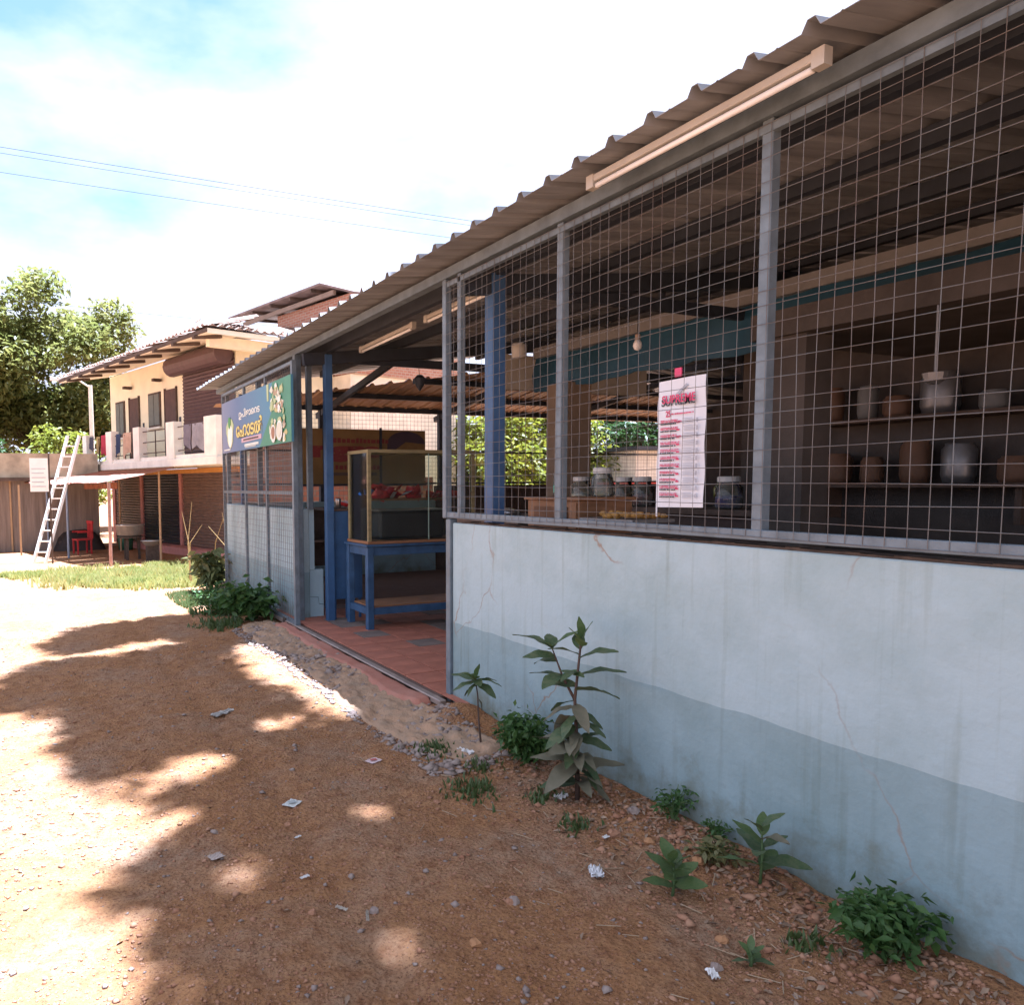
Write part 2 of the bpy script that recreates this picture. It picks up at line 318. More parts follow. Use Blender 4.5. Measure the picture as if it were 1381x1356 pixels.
def foliage_mesh(name, mat, pts, size, aspect=0.45, flat=0.5, jitter=0.35, nrm=None):
    """leaf-sized folded blades: pts (n,3), one blade each"""
    n = len(pts); L_ = size*(1 + jitter*(rng.random(n)*2-1))
    d = rng.normal(size=(n, 3)); d[:, 2] *= flat; d[:, 2] -= 0.25; d /= np.linalg.norm(d, axis=1)[:, None]
    up = rng.normal(size=(n, 3))*0.55 + np.array([0, 0, 1.0])
    if nrm is not None: up += nrm*0.8
    s = np.cross(d, up); s /= np.linalg.norm(s, axis=1)[:, None] + 1e-9
    u = np.cross(s, d)
    half = (L_*aspect/2)[:, None]; Lc = L_[:, None]
    a = pts; b = pts + d*Lc*0.45 + s*half + u*half*0.35; c = pts + d*Lc - np.array([0, 0, 1])*Lc*0.12; e = pts + d*Lc*0.45 - s*half + u*half*0.35
    v = np.stack([a, b, c, e], 1).reshape(-1, 3)
    me = bpy.data.meshes.new(name)
    me.vertices.add(4*n); me.vertices.foreach_set('co', v.astype(np.float32).ravel())
    me.loops.add(6*n); me.polygons.add(2*n)
    i = np.arange(n)*4
    me.loops.foreach_set('vertex_index', np.stack([i, i+1, i+2, i, i+2, i+3], 1).astype(np.int32).ravel())
    me.polygons.foreach_set('loop_start', (np.arange(2*n)*3).astype(np.int32)); me.polygons.foreach_set('loop_total', np.full(2*n, 3, np.int32))
    me.update(calc_edges=True); me.materials.append(mat); return me
def clumps(centres, radii, per, shell=0.55):
    out = []
    for c, r in zip(centres, radii):
        k = max(4, int(per*r*r)); d = rng.normal(size=(k, 3)); d /= np.linalg.norm(d, axis=1)[:, None]
        rr = r*(shell + (1-shell)*rng.random(k))**0.8 * (0.75 + 0.5*rng.random(k))
        p = c + d*rr[:, None]*np.array([1, 1, 0.75]); out.append(p)
    return np.concatenate(out)
def obj_mesh(name, me, parent=None, loc=(0, 0, 0)):
    o = bpy.data.objects.new(name, me); COL.objects.link(o); o.location = loc
    if parent: o.parent = parent
    return o

def text_mesh(s, size, mat, ext=0.0008, spacing=1.0, shear=0.0, bold=0.0):
    cu = bpy.data.curves.new('txt', 'FONT'); cu.body = s; cu.size = size; cu.extrude = ext; cu.space_character = spacing; cu.shear = shear; cu.offset = bold
    cu.resolution_u = 3
    o = bpy.data.objects.new('txt', cu); COL.objects.link(o)
    dg = bpy.context.evaluated_depsgraph_get(); me = bpy.data.meshes.new_from_object(o.evaluated_get(dg))
    bpy.data.objects.remove(o); bpy.data.curves.remove(cu); me.materials.clear(); me.materials.append(mat); return me
def fit_text(me, x0, y0, w_, h_):
    """scale glyph outlines to a box, lower-left corner at x0, y0"""
    n = len(me.vertices); a = np.zeros(n*3, np.float32); me.vertices.foreach_get('co', a); a = a.reshape(-1, 3)
    lo = a.min(0); hi = a.max(0)
    a[:, 0] = x0 + (a[:, 0]-lo[0])/(hi[0]-lo[0]+1e-9)*w_; a[:, 1] = y0 + (a[:, 1]-lo[1])/(hi[1]-lo[1]+1e-9)*h_
    return a
def text_on_facade(thing, name, s, mat, yl, zb, w_, h_, X, parent=None, bold=0.0, shear=0.0):
    """text on a plane facing -X; yl is the Y of its left end as seen from the road (text runs towards -Y)"""
    me = text_mesh(s, 0.2, mat, bold=bold, shear=shear); a = fit_text(me, 0, 0, w_, h_)
    out = np.stack([X - a[:, 2] - thing.loc[0], yl - a[:, 0] - thing.loc[1], zb + a[:, 1] - thing.loc[2]], 1)
    me.vertices.foreach_set('co', out.astype(np.float32).ravel()); me.update()
    return obj_mesh(name, me, parent or thing.o)

def poly_on_facade(mb, pts, X, th=0.002):
    """flat cut-out polygon facing -X, pts (y, z)"""
    n = len(pts); mb.add([(X-th, y, z) for y, z in pts] + [(X, y, z) for y, z in pts], [tuple(range(n)), tuple(range(2*n-1, n-1, -1))] + [(i, n+i, n+(i+1) % n, (i+1) % n) for i in range(n)]); return mb

# ================================================================== GROUND
def axis(segs):
    out = []
    for a, b, st in segs: out += list(np.arange(a, b - 1e-6, st))
    out.append(segs[-1][1]); return np.array(out)
gx = axis([(-400, -60, 40), (-60, -12, 6), (-12, -3, 0.6), (-3, -1, 0.08), (-1, 2.74, 0.022), (2.74, 4, 0.2), (4, 30, 2), (30, 60, 6), (60, 400, 40)])
gy = axis([(-60, -8, 6), (-8, 0.4, 0.5), (0.4, 5.0, 0.022), (5.0, 9.5, 0.035), (9.5, 14, 0.09), (14, 26, 0.3), (26, 60, 2.5), (60, 600, 45)])
X_, Y_ = np.meshgrid(gx, gy); Z_ = zg(X_, Y_)
nx, ny = len(gx), len(gy)
me = bpy.data.meshes.new('ground'); v = np.stack([X_, Y_, Z_], 2).reshape(-1, 3)
me.vertices.add(len(v)); me.vertices.foreach_set('co', v.astype(np.float32).ravel())
ii, jj = np.meshgrid(np.arange(nx-1), np.arange(ny-1)); q = (jj*nx + ii).ravel()
me.loops.add(4*len(q)); me.polygons.add(len(q))
me.loops.foreach_set('vertex_index', np.stack([q, q+1, q+nx+1, q+nx], 1).astype(np.int32).ravel())
me.polygons.foreach_set('loop_start', (np.arange(len(q))*4).astype(np.int32)); me.polygons.foreach_set('loop_total', np.full(len(q), 4, np.int32))
me.update(calc_edges=True); me.shade_smooth(); me.materials.append(DIRT)
tag(obj_mesh('ground', me), 'red laterite dirt road and yard with gravel', None, None, 'structure')

def strip(name, edgeA, edgeB, zf, mat, nl=60, nw=10, rough=0.012, kind='structure', label=None, ths=0.05):
    """rough sheet between two polylines (x as function of y); top follows zf, side skirts go down"""
    ys = np.linspace(edgeA[0][1], edgeA[-1][1], nl); mb = MB()
    ax = np.interp(ys, [p[1] for p in edgeA], [p[0] for p in edgeA]); bx = np.interp(ys, [p[1] for p in edgeB], [p[0] for p in edgeB])
    ax = ax + 0.16*fbm(ys*3.3, ys*0+3.3, 4); bx = bx + 0.05*fbm(ys*5.1, ys*0+9.1, 3)
    vs = []
    for i in range(nl):
        for k in range(nw):
            t = k/(nw-1); x = ax[i]*(1-t) + bx[i]*t; z = float(zf(x, ys[i], t)) + rough*float(fbm(x*14, ys[i]*14, 3))*2
            if k in (0, nw-1) or i in (0, nl-1): z -= ths
            vs.append((x, ys[i], z))
    fs = [(i*nw+k, i*nw+k+1, (i+1)*nw+k+1, (i+1)*nw+k) for i in range(nl-1) for k in range(nw-1)]
    mb.add(vs, fs); o = bpy.data.objects.new(name, mesh_of(mb, name, mat, (0, 0, 0), True)); COL.objects.link(o); return tag(o, label, None, None, kind)
strip('concrete_apron', [(2.20, 3.72), (2.02, 4.2), (2.02, 5.5), (2.06, 6.6), (2.03, 7.7), (2.12, 8.5)], [(2.5, 3.72), (2.49, 4.6), (2.50, 8.5)],
      lambda x, y, t: zgf(x, y)*0.4 + 0.022 + 0.02*t, CONC, 220, 34, 0.03, label='crumbling pale concrete apron along the gate track')
strip('red_threshold', [(2.47, 4.75), (2.36, 5.0), (2.38, 6.0), (2.36, 7.0), (2.44, 8.2)], [(2.56, 4.75), (2.56, 8.2)],
      lambda x, y, t: 0.068 + 0.012*t, REDFLOOR, 100, 8, 0.006, label='worn red cement strip outside the gate track', ths=0.04)

# shed floor: slab with single terracotta and grey tiles
fl = MB().box((2.72, -2.5, -0.2), (12.4, 12.15, 0.085)).box((2.545, 4.76, -0.2), (2.717, 8.18, 0.080)); fo = bpy.data.objects.new('shed_floor', mesh_of(fl, 'shed_floor', GROUT)); COL.objects.link(fo)
tag(fo, 'red tiled floor inside the open eating shed', None, None, 'structure')
tmes = []
for k in range(2):
    for mt in (TILE_R, TILE_G):
        mb = MB().box((-0.145, -0.145, 0), (0.145, 0.145, 0.012)); tmes.append(mesh_of(mb, 'floor_tile', mt))
for i in range(11):
    for j in range(15):
        x = 2.79 + 0.3*i; y = 4.62 + 0.3*j
        if y > 8.9: continue
        g = random.random() < (0.05 if i < 1 else 0.15)
        o = bpy.data.objects.new('floor_tile', tmes[1 if g else 0]); COL.objects.link(o); o.parent = fo
        o.location = (x, y, 0.084 + random.uniform(0, 0.003)); o.rotation_euler = (random.uniform(-.004, .004), random.uniform(-.004, .004), random.uniform(-.006, .006))

# ================================================================== RESTAURANT SHED
shed = Thing('restaurant_shed', 'open eating shed with pale blue half wall, wire mesh and corrugated roof', 'building', (2.7, 4.0, 0))
def wallpiece(name, y0, y1):
    mb = MB().box((2.70, y0, -0.25), (2.85, y1, 1.33)); return shed.part(name, mb, WALL, bevel=0.006)
wallpiece('half_wall', -2.5, 4.71); wallpiece('half_wall', 8.22, 11.75)
mb = MB(); y = -2.4
for k in range(120):
    y0 = -2.4 + k*0.06
    if y0 > 4.6: break
    mb.box((2.715, y0, 1.33), (2.80, y0+0.0599, 1.338 + 0.006*random.random()))
shed.part('rusty_ledge', mb, RUST, kind='stuff')
shed.part('end_wall_panel', MB().box((2.86, 11.95, -0.2), (6.5, 12.07, 1.33)), WALL)
shed.part('dark_end_board', MB().box((6.52, 11.95, -0.2), (12.3, 12.05, 1.58)), WOODD)
# posts
def post(x, y, z0, z1, w_, mat=GREY, name='post'): return shed.part(name, MB().box((x-w_/2, y-w_/2, z0), (x+w_/2, y+w_/2, z1)), mat, bevel=0.004)
post(2.70, 4.79, 1.36, 3.02, 0.05); post(2.705, 4.60, 1.40, 3.02, 0.042); post(2.715, 3.52, 1.40, 3.02, 0.05); post(2.715, 2.22, 1.40, 3.02, 0.05); post(2.715, 0.9, 1.4, 3.02, 0.05); post(2.715, -0.4, 1.4, 3.02, .05)
post(2.71, 4.745, 0.02, 1.355, 0.06, name='gate_jamb')
post(2.70, 8.12, 0.02, 3.02, 0.075, name='gate_jamb'); post(2.86, 8.20, 1.33, 3.0, 0.06)
for yy in (9.9, 11.65): post(2.76, yy, 1.33, 3.0, 0.06)
post(3.0, 7.97, 0.05, 3.02, 0.085, BLUE, 'blue_column'); post(3.0, 4.64, 0.05, 3.05, 0.105, BLUE, 'blue_column'); post(3.0, 1.3, .05, 3.05, .1, BLUE, 'blue_column'); post(3.0, 11.7, .05, 3.0, .09, BLUE, 'blue_column')
for xx in (4.4, 6.63, 9.2, 12.0): post(xx, 12.0, 0.0, 2.84, 0.09, DARKSTEEL, 'end_post')
post(9.9, 6.0, 0, 3.3, 0.1, DARKSTEEL, 'end_post')
shed.part('brown_pillar', MB().box((5.42, 6.93, 0.05), (5.75, 7.30, 2.72)), M('taupe_pillar_paint', (0.22, 0.17, 0.12), 0.8, var=0.1))
# long rails parallel to the road
shed.part('front_beam', MB().box((2.672, -2.5, 3.022), (2.745, 12.0, 3.088)), GREY)
shed.part('mesh_bottom_rail', MB().box((2.684, -2.5, 1.362), (2.716, 4.822, 1.405)), GREY, bevel=0.003)
shed.part('mesh_top_rail', MB().box((2.684, -2.5, 2.965), (2.716, 4.822, 3.0)), GREY)
SL = 0.11
def roofz(x): return 3.085 + SL*(x - 2.4)
for xx in (3.0, 3.9, 4.9, 5.9, 6.9, 7.7):
    sz = 0.09 if xx != 3.0 else 0.11
    shed.part('purlin', MB().box((xx-0.03, -2.5, roofz(xx)-sz-0.004), (xx+0.03, 10.6 if xx < 4 else 9.6, roofz(xx)-0.004)), DARKSTEEL)
def roofz2(x): return 3.085 + SL*(7.8-2.4) - SL*(x-7.8)
for xx in (8.7, 9.7, 10.7, 11.7):
    shed.part('purlin', MB().box((xx-0.03, -2.5, roofz2(xx)-0.095), (xx+0.03, 9.6, roofz2(xx)-0.004)), DARKSTEEL)
for yy in (-1.5, 1.3, 4.64, 7.97):
    mb = MB().bar((2.72, yy, roofz(2.72)-0.17), (7.8, yy, roofz(7.8)-0.17), 0.07, 0.13); shed.part('rafter', mb, DARKSTEEL)
    mb = MB().bar((7.8, yy, roofz(7.8)-0.17), (12.3, yy, roofz2(12.3)-0.17), 0.07, 0.13); shed.part('rafter', mb, DARKSTEEL)
    shed.part('tie_beam', MB().bar((3.0, yy+0.08, 3.0), (12.2, yy+0.08, 2.98), 0.05, 0.09), DARKSTEEL)
    for xx in (4.6, 6.2, 9.4, 11): shed.part('strut', MB().bar((xx, yy+0.08, 2.98), (xx, yy+.08, min(roofz(xx), roofz2(xx))-0.2), 0.04, 0.04), DARKSTEEL)
# corrugated sheets, each its own piece
PITCH = 0.235; RIBH = 0.036
def profile(n):
    pr_ = []
    for k in range(n):
        b = k*PITCH
        pr_ += [(b, 0), (b+0.085, 0), (b+0.092, 0.004), (b+0.099, 0), (b+0.166, 0), (b+0.186, RIBH), (b+0.214, RIBH)]
    pr_.append((n*PITCH, 0)); return pr_
def sheet(name, y0, n, xa, xb, mat, zf, jit=0.0):
    pr_ = profile(n); mb = MB(); m_ = len(pr_); vs = []
    dz = random.uniform(0, 0.004); dx = random.uniform(-0.012, 0.012)
    for t_ in (0, 0.0025):
        for (u, h) in pr_:
            yy = y0 + u; x0 = xa + dx; x1 = xb(yy) if callable(xb) else xb
            vs.append((x0, yy, zf(x0) + h + t_ + dz)); vs.append((x1, yy, zf(x1) + h + t_ + dz))
    fs = []
    for k in range(m_-1):
        a = 2*k; fs.append((a, a+2, a+3, a+1)); b = 2*m_ + 2*k; fs.append((b, b+1, b+3, b+2)); fs.append((a, b, b+2, a+2)); fs.append((a+1, a+3, b+3, b+1))
    mb.add(vs, fs); return shed.part(name, mb, mat)
yk = -2.6
while yk < 12.0:
    n = 4 if yk + 4*PITCH < 12.3 else 3
    hip = (lambda yy: min(7.86, 2.6 + max(0.0, 12.3-yy)*1.6)) if yk > 8.3 else 7.86
    sheet('roof_sheet', yk, n, 2.395, hip, SHEET, roofz)
    if yk < 8.3: sheet('roof_sheet', yk, n, 7.74, 12.6, SHEET, roofz2)
    else: sheet('roof_sheet', yk, n, 12.6, lambda yy: max(7.74, 12.4 - max(0.0, 12.3-yy)*1.6), SHEET, roofz2)
    yk += n*PITCH
# end slope, ribs running away from the road corner
def endz(y): return 2.865 + 0.155*(12.3 - y)
xk = 2.7
while xk < 12.5:
    pr_ = profile(4); vs = []; m_ = len(pr_); dz = random.uniform(0, 0.004)
    for t_ in (0, 0.0025):
        for u, h in pr_:
            xx = xk+u; ytop = max(8.9, 12.3 - max(0.2, (xx-2.5))/1.5) if xx < 7.8 else max(8.9, 12.3-max(0.2, 12.9-xx)/1.5)
            vs += [(xx, 12.35, endz(12.35)+h+t_+dz), (xx, ytop, endz(ytop)+h+t_+dz)]
    fs = []
    for k in range(m_-1):
        a = 2*k; fs.append((a, a+1, a+3, a+2)); b = 2*m_+2*k; fs.append((b, b+2, b+3, b+1)); fs.append((a, a+2, b+2, b)); fs.append((a+1, b+1, b+3, a+3))
    shed.part('end_roof_sheet', MB().add(vs, fs), M('warm_lit_roof_sheet', (0.40, 0.25, 0.15), 0.5, var=0.2, scale=2, bump=0.05)); xk += 4*PITCH  # lighter, warmer colour than the other sheets paints in the sunlight here
for yy in (12.0, 11.2, 10.3, 9.4): shed.part('purlin', MB().box((3.2 + (12-yy)*1.2, yy-0.03, endz(yy)-0.08), (12.4, yy+0.03, endz(yy)-0.004)), DARKSTEEL)
for xx in (4.4, 6.63, 9.2): shed.part('rafter', MB().bar((xx, 12.2, endz(12.2)-0.13), (xx, 9.2, endz(9.2)-0.13), 0.06, 0.09), DARKSTEEL)
for z_ in (1.62, 2.17): shed.part('end_rail', MB().box((2.9, 12.02, z_-0.015), (12.2, 12.045, z_+0.015)), DARKSTEEL)
# woven wire mesh
def mesh_panel(X, y0, y1, z0, z1, sp, r, name='wire_mesh', thing=shed, wob=0.006, mat=WIRE, parent=None):
    mb = MB(); nv = int(round((y1-y0)/sp)); nh = int(round((z1-z0)/sp)); seg = 4
    for i in range(nv+1):
        y = y0 + (y1-y0)*i/nv; ph = random.random()*6; am = random.uniform(0, wob); tl = random.uniform(-wob, wob)
        f = lambda t: (X + 0.4*am*math.sin(3*t+ph), y + am*math.sin(4*t + ph) + tl*t, z0 + (z1-z0)*t)
        for k in range(seg): mb.wire(f(k/seg), f((k+1)/seg), r)
    seg = max(4, int((y1-y0)/0.5))
    for j in range(nh+1):
        z = z0 + (z1-z0)*j/nh; ph = random.random()*6; am = random.uniform(0, wob); bow = random.uniform(-wob, wob)
        f = lambda t: (X - 0.004 + 0.4*am*math.sin(9*t+ph), y0 + (y1-y0)*t, z + am*math.sin(seg*1.1*t + ph) + bow*math.sin(PI*t))
        for k in range(seg): mb.wire(f(k/seg), f((k+1)/seg), r)
    return thing.part(name, mb, mat, parent=parent, kind='stuff')
mesh_panel(2.680, -2.4, 4.80, 1.375, 2.995, 0.0705, 0.0015, wob=0.011)
mesh_panel(2.775, 8.2, 11.7, 1.36, 2.95, 0.0705, 0.0022)
mb = MB()
for i in range(int((12.2-2.9)/0.0705)): mb.wire((2.9+i*0.0705, 12.06, 1.36), (2.9+i*0.0705, 12.06, 2.82), 0.0022)
for j in range(21): mb.wire((2.9, 12.065, 1.36+j*0.0705), (12.2, 12.065, 1.36+j*0.0705), 0.0022)
shed.part('wire_mesh', mb, M('dark_wire', (0.10, 0.09, 0.08), 0.5, bump=0), kind='stuff')
# kitchen inside the shed
TEAL = M('teal_tarpaulin', (0.022, 0.075, 0.125), 0.6, var=0.25, scale=1.5, bump=0.3, bscale=8)
KWALL = M('dark_brown_plaster', (0.07, 0.06, 0.052), 0.9, var=0.35, scale=1.8, bump=0.2)  # mottled dark brown tone for the kitchen and back walls
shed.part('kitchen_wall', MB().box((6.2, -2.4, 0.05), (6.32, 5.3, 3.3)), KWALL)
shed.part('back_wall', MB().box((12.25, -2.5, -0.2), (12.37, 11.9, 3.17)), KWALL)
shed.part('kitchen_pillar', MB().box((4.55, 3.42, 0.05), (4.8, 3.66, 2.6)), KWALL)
mb = MB(); ny_ = 40
for s_ in (0, 1):
    for i in range(ny_):
        y = 1.0 + (7.58-1.0)*i/(ny_-1); wv = 0.03*math.sin(i*1.7) + 0.02*math.sin(i*0.6)
        mb.v += [(5.5+wv+0.012*s_, y, 3.06), (5.46+wv*1.6+0.012*s_, y, 2.86), (5.5+wv*2+0.012*s_, y, 2.68+0.012*math.sin(i*1.1))]
for i in range(ny_-1):
    for k in range(2):
        a = 3*i+k; mb.f.append((a, a+1, a+4, a+3)); b = a+3*ny_; mb.f.append((b, b+3, b+4, b+1))
shed.part('tarpaulin_valance', mb, TEAL, smooth=True)
shed.part('valance_beam', MB().box((5.44, 0.5, 3.06), (5.6, 7.6, 3.18)), M('grey_beam_paint', (0.22, 0.22, 0.22), 0.8))
shed.part('beige_soffit_panel', MB().box((5.0, 7.62, 2.70), (7.2, 7.70, 3.1)), M('beige_board', (0.40, 0.37, 0.31), 0.8, var=0.08))
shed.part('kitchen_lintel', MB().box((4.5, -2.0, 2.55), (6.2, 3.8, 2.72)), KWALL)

ks = Thing('kitchen_shelf', 'long wooden shelf of vessels on the dark kitchen wall', 'shelf', (6.0, 2.2, 1.7))
for z_ in (1.55, 2.05): ks.part('board', MB().box((5.88, 0.0, z_), (6.19, 4.4, z_+0.03)), WOODD)
for y_ in (0.1, 1.5, 2.9, 4.3): ks.part('bracket', MB().box((5.95, y_-0.02, 1.3), (6.19, y_+0.02, 1.548)), WOODD)
VES = M('vessel_steel', (0.25, 0.25, 0.25), 0.45, metal=0.7, var=0.2, bump=0); CANS = [M('tin_brown', (0.13, 0.075, 0.045), 0.6), M('tin_grey', (0.16, 0.16, 0.15), 0.6), VES]
for z_ in (1.582, 2.082):
    y_ = 0.2
    while y_ < 4.2:
        rr = random.uniform(0.06, 0.13); hh = random.uniform(0.12, 0.32); mt_ = random.choice(CANS)
        col_ = {'vessel_steel': 'steel', 'tin_brown': 'brown', 'tin_grey': 'grey'}[mt_.name]
        single('kitchen_vessel', MB().lathe((6.03, y_+rr, z_), [(rr*0.85, 0), (rr, hh*0.2), (rr, hh*0.85), (rr*0.8, hh*0.95), (rr*0.82, hh)], 12), mt_, col_ + ' vessel on the ' + ('lower' if z_ < 1.8 else 'upper') + ' kitchen shelf board', 'vessel', group=col_ + ' vessels on the ' + ('lower' if z_ < 1.8 else 'upper') + ' shelf', smooth=True)
        y_ += 2*rr + random.uniform(0.02, 0.22)
for k, (y_, lb_) in enumerate(((1.0, 'steel ladle hanging from the kitchen lintel, nearest the right'), (1.25, 'long steel ladle hanging next to the first one'), (2.6, 'steel skimmer hanging in the middle of the lintel'))):
    t_ = Thing('hanging_ladle', lb_, 'ladle', (4.62, y_, 2.1)); t_.part('handle', MB().wire((4.48, y_, 2.54), (4.48, y_, 2.18), 0.006), VES); t_.part('bowl', MB().lathe((4.48, y_, 2.12), [(0.02, 0), (0.05, 0.02), (0.06, 0.06)], 10), VES)
# entrance side: light blue stub wall with shelf niche
stub = Thing('shelf_wall', 'short light blue wall with a dark shelf niche beside the gate', 'wall', (2.95, 8.3, 0.08))
LB = M('sky_blue_wall_paint', (0.40, 0.56, 0.62), 0.7, var=0.08, scale=3, bump=0.15, col2=(0.47, 0.62, 0.66))
stub.part('wall', MB().box((2.852, 8.26, 0.08), (3.03, 8.38, 0.64)), LB, bevel=0.004); stub.part('upright', MB().box((2.852, 8.24, 0.643), (2.915, 8.40, 1.33)), LB)
stub.part('shelf', MB().box((2.918, 8.25, 0.95), (3.5, 8.6, 0.975)), WOODD); stub.part('back_panel', MB().box((2.918, 8.58, 0.645), (3.5, 8.61, 1.33)), WOODD)
mb = MB()
for p, q in (((2.86, 8.255, 0.33), (2.96, 8.255, 0.32)), ((2.96, 8.255, 0.32), (2.97, 8.255, 0.24)), ((2.97, 8.255, 0.24), (3.03, 8.255, 0.235))): mb.wire(p, q, 0.004)
stub.part('conduit', mb, M('conduit_grey', (0.27, 0.37, 0.40), 0.6))

# ================================================================== SLIDING GATE
gate = Thing('sliding_gate', 'grey steel sliding gate of wire mesh parked before the left half wall', 'gate', (2.58, 9.5, 0.06))
GX = 2.575
for yy, w_ in ((11.14, 0.04), (9.92, 0.035), (8.92, 0.035), (7.86, 0.055)): gate.part('stile', MB().box((GX-w_/2, yy-w_/2, 0.09), (GX+w_/2, yy+w_/2, 2.92)), GREY, bevel=0.003)
for zz in (0.11, 1.52, 2.9): gate.part('rail', MB().box((GX-0.015, 7.89, zz-0.02), (GX+0.015, 11.12, zz+0.02)), GREY)
mesh_panel(GX-0.02, 7.9, 11.12, 0.12, 2.88, 0.0705, 0.0022, thing=gate)
for yy in (8.25, 10.8): gate.part('wheel', MB().tube([(GX-0.015, yy, 0.075), (GX+0.015, yy, 0.075)], 0.04, 10), RUST); gate.part('wheel_bracket', MB().box((GX-0.03, yy-0.05, 0.06), (GX-0.018, yy+0.05, 0.12)), RUST)
single('gate_track', MB().box((2.545, 4.62, 0.05), (2.60, 11.6, 0.092)), M('worn_steel_track', (0.30, 0.24, 0.20), 0.5, var=0.3, scale=8, metal=0.3), 'worn steel rail the gate slides on across the entrance', 'rail', bevel=0.006)
# ================================================================== SIGN BOARD
sg = Thing('shop_sign', 'blue and green printed signboard with yellow lettering under the eave', 'sign', (2.5, 9.3, 2.05))
SX = 2.50
def vprint(c, n): return M('print_' + n, c, 0.45, var=0.12, scale=4, bump=0, spec=0.4)
def sign_blue():
    ma = bpy.data.materials.new('sign_blue_print'); ma.use_nodes = True; t = ma.node_tree; b = t.nodes['Principled BSDF']; b.inputs['Roughness'].default_value = 0.45
    co = N(t, 'ShaderNodeTexCoord'); sx = N(t, 'ShaderNodeSeparateXYZ'); t.links.new(co.outputs['Object'], sx.inputs[0])
    r = N(t, 'ShaderNodeValToRGB'); mr = N(t, 'ShaderNodeMapRange'); mr.inputs['From Min'].default_value = 1.6; mr.inputs['From Max'].default_value = -1.0
    e = r.color_ramp.elements; e[0].color = (0.19, 0.21, 0.30, 1); e[1].color = (0.075, 0.22, 0.32, 1); x = e.new(0.35); x.color = (0.10, 0.15, 0.27, 1)
    t.links.new(sx.outputs['Y'], mr.inputs['Value']); t.links.new(mr.outputs[0], r.inputs[0]); t.links.new(r.outputs[0], b.inputs['Base Color']); return ma
sg.part('board', MB().box((SX, 7.72, 2.06), (SX+0.025, 10.88, 2.755)), sign_blue())
gm = vprint((0.07, 0.23, 0.13), 'green'); mb = MB()
poly_on_facade(mb, [(7.722, 2.062), (7.722, 2.753), (8.40, 2.753), (8.47, 2.6), (8.40, 2.45), (8.62, 2.30), (8.95, 2.062)], SX)
sg.part('green_panel', mb, gm)
def blob(cy, cz, ry, rz, n=18, wob=0.12, ph=0.0): return [(cy + ry*math.cos(2*PI*k/n)*(1+wob*math.sin(5*2*PI*k/n+ph)), cz + rz*math.sin(2*PI*k/n)*(1+wob*math.sin(3*2*PI*k/n+ph))) for k in range(n)][::-1]
def blob_part(name, mat, items, X):
    for it in items: sg.part(name, poly_on_facade(MB(), blob(*it), X), mat)
WH = vprint((0.72, 0.74, 0.66), 'white'); PG = vprint((0.42, 0.50, 0.24), 'pale_green'); BRN = vprint((0.30, 0.15, 0.07), 'brown'); YEL = vprint((0.70, 0.60, 0.16), 'yellow'); PNK = vprint((0.52, 0.36, 0.40), 'pink'); DK = vprint((0.10, 0.07, 0.05), 'dark'); CRM = vprint((0.62, 0.62, 0.48), 'cream'); YEL2 = vprint((0.50, 0.46, 0.18), 'mustard'); BRN2 = vprint((0.36, 0.24, 0.14), 'tan')
for k in range(64):
    u = random.random(); cz_ = 2.10 + 0.60*u; cy_ = min(8.52, max(7.86, 8.20 + random.uniform(-0.30, 0.30)*(1.05 - 0.45*u)))
    nm_, mt_ = random.choice([('garnish_print', PG), ('garnish_print', YEL2), ('garnish_print', PG), ('rice_print', WH), ('rice_print', CRM), ('rice_print', CRM), ('dish_print', BRN2)])
    blob_part(nm_, mt_, [(cy_, cz_, random.uniform(0.02, 0.06), random.uniform(0.02, 0.05), 9, 0.3, random.random()*6)], SX-0.003-0.0002*k)
blob_part('bowl_print', WH, [(8.33, 2.18, 0.095, 0.10, 18, 0.02, 1), (8.10, 2.20, 0.11, 0.11, 18, 0.03, 2)], SX-0.018); blob_part('curry_print', BRN, [(8.33, 2.19, 0.065, 0.07, 14, 0.06, 0)], SX-0.021); blob_part('rice_print', CRM, [(8.10, 2.21, 0.08, 0.08, 14, 0.08, 0)], SX-0.021)
sg.part('ribbon_print', poly_on_facade(MB(), [(8.62, 2.75), (8.60, 2.56), (8.54, 2.56), (8.53, 2.75)][::-1], SX-0.003), PG)
blob_part('banana_leaf_print', PG, [(10.42, 2.33, 0.20, 0.19, 16, 0.2, 0.5)], SX-0.003); blob_part('rice_heap_print', WH, [(10.40, 2.28, 0.13, 0.15, 16, 0.1, 0)], SX-0.006); blob_part('leaf_print', vprint((0.08, 0.26, 0.06), 'leaf'), [(10.42, 2.46, 0.07, 0.08, 10, 0.2, 0)], SX-0.009)
text_on_facade(sg, 'lettering', 'ഉപിളാെറട', WH, 9.92, 2.455, 1.00, 0.125, SX-0.003, bold=0.004)
text_on_facade(sg, 'lettering', 'േഹാടൽ', DK, 10.09, 2.218, 1.28, 0.215, SX-0.002, bold=0.014)
text_on_facade(sg, 'lettering', 'േഹാടൽ', YEL, 10.07, 2.228, 1.26, 0.205, SX-0.005, bold=0.004)
sg.part('pink_strip', poly_on_facade(MB(), [(9.80, 2.155), (9.80, 2.21), (8.86, 2.215), (8.86, 2.16)][::-1], SX-0.003), PNK)
for w_ in ((9.64, 2.10, 0.62, 0.03, WH), (9.62, 2.085, 0.5, 0.008, WH), (9.7, 2.175, 0.7, 0.02, DK), (10.75, 2.09, 0.34, 0.016, WH)):
    mb = MB(); y = w_[0]
    while y > w_[0] - w_[2]:
        l_ = random.uniform(0.6, 1.3)*w_[3]; mb.box((SX-0.008, y-l_, w_[1]), (SX-0.002, y, w_[1] + w_[3])); y -= l_ + 0.3*w_[3]
    sg.part('small_print', mb, w_[4])
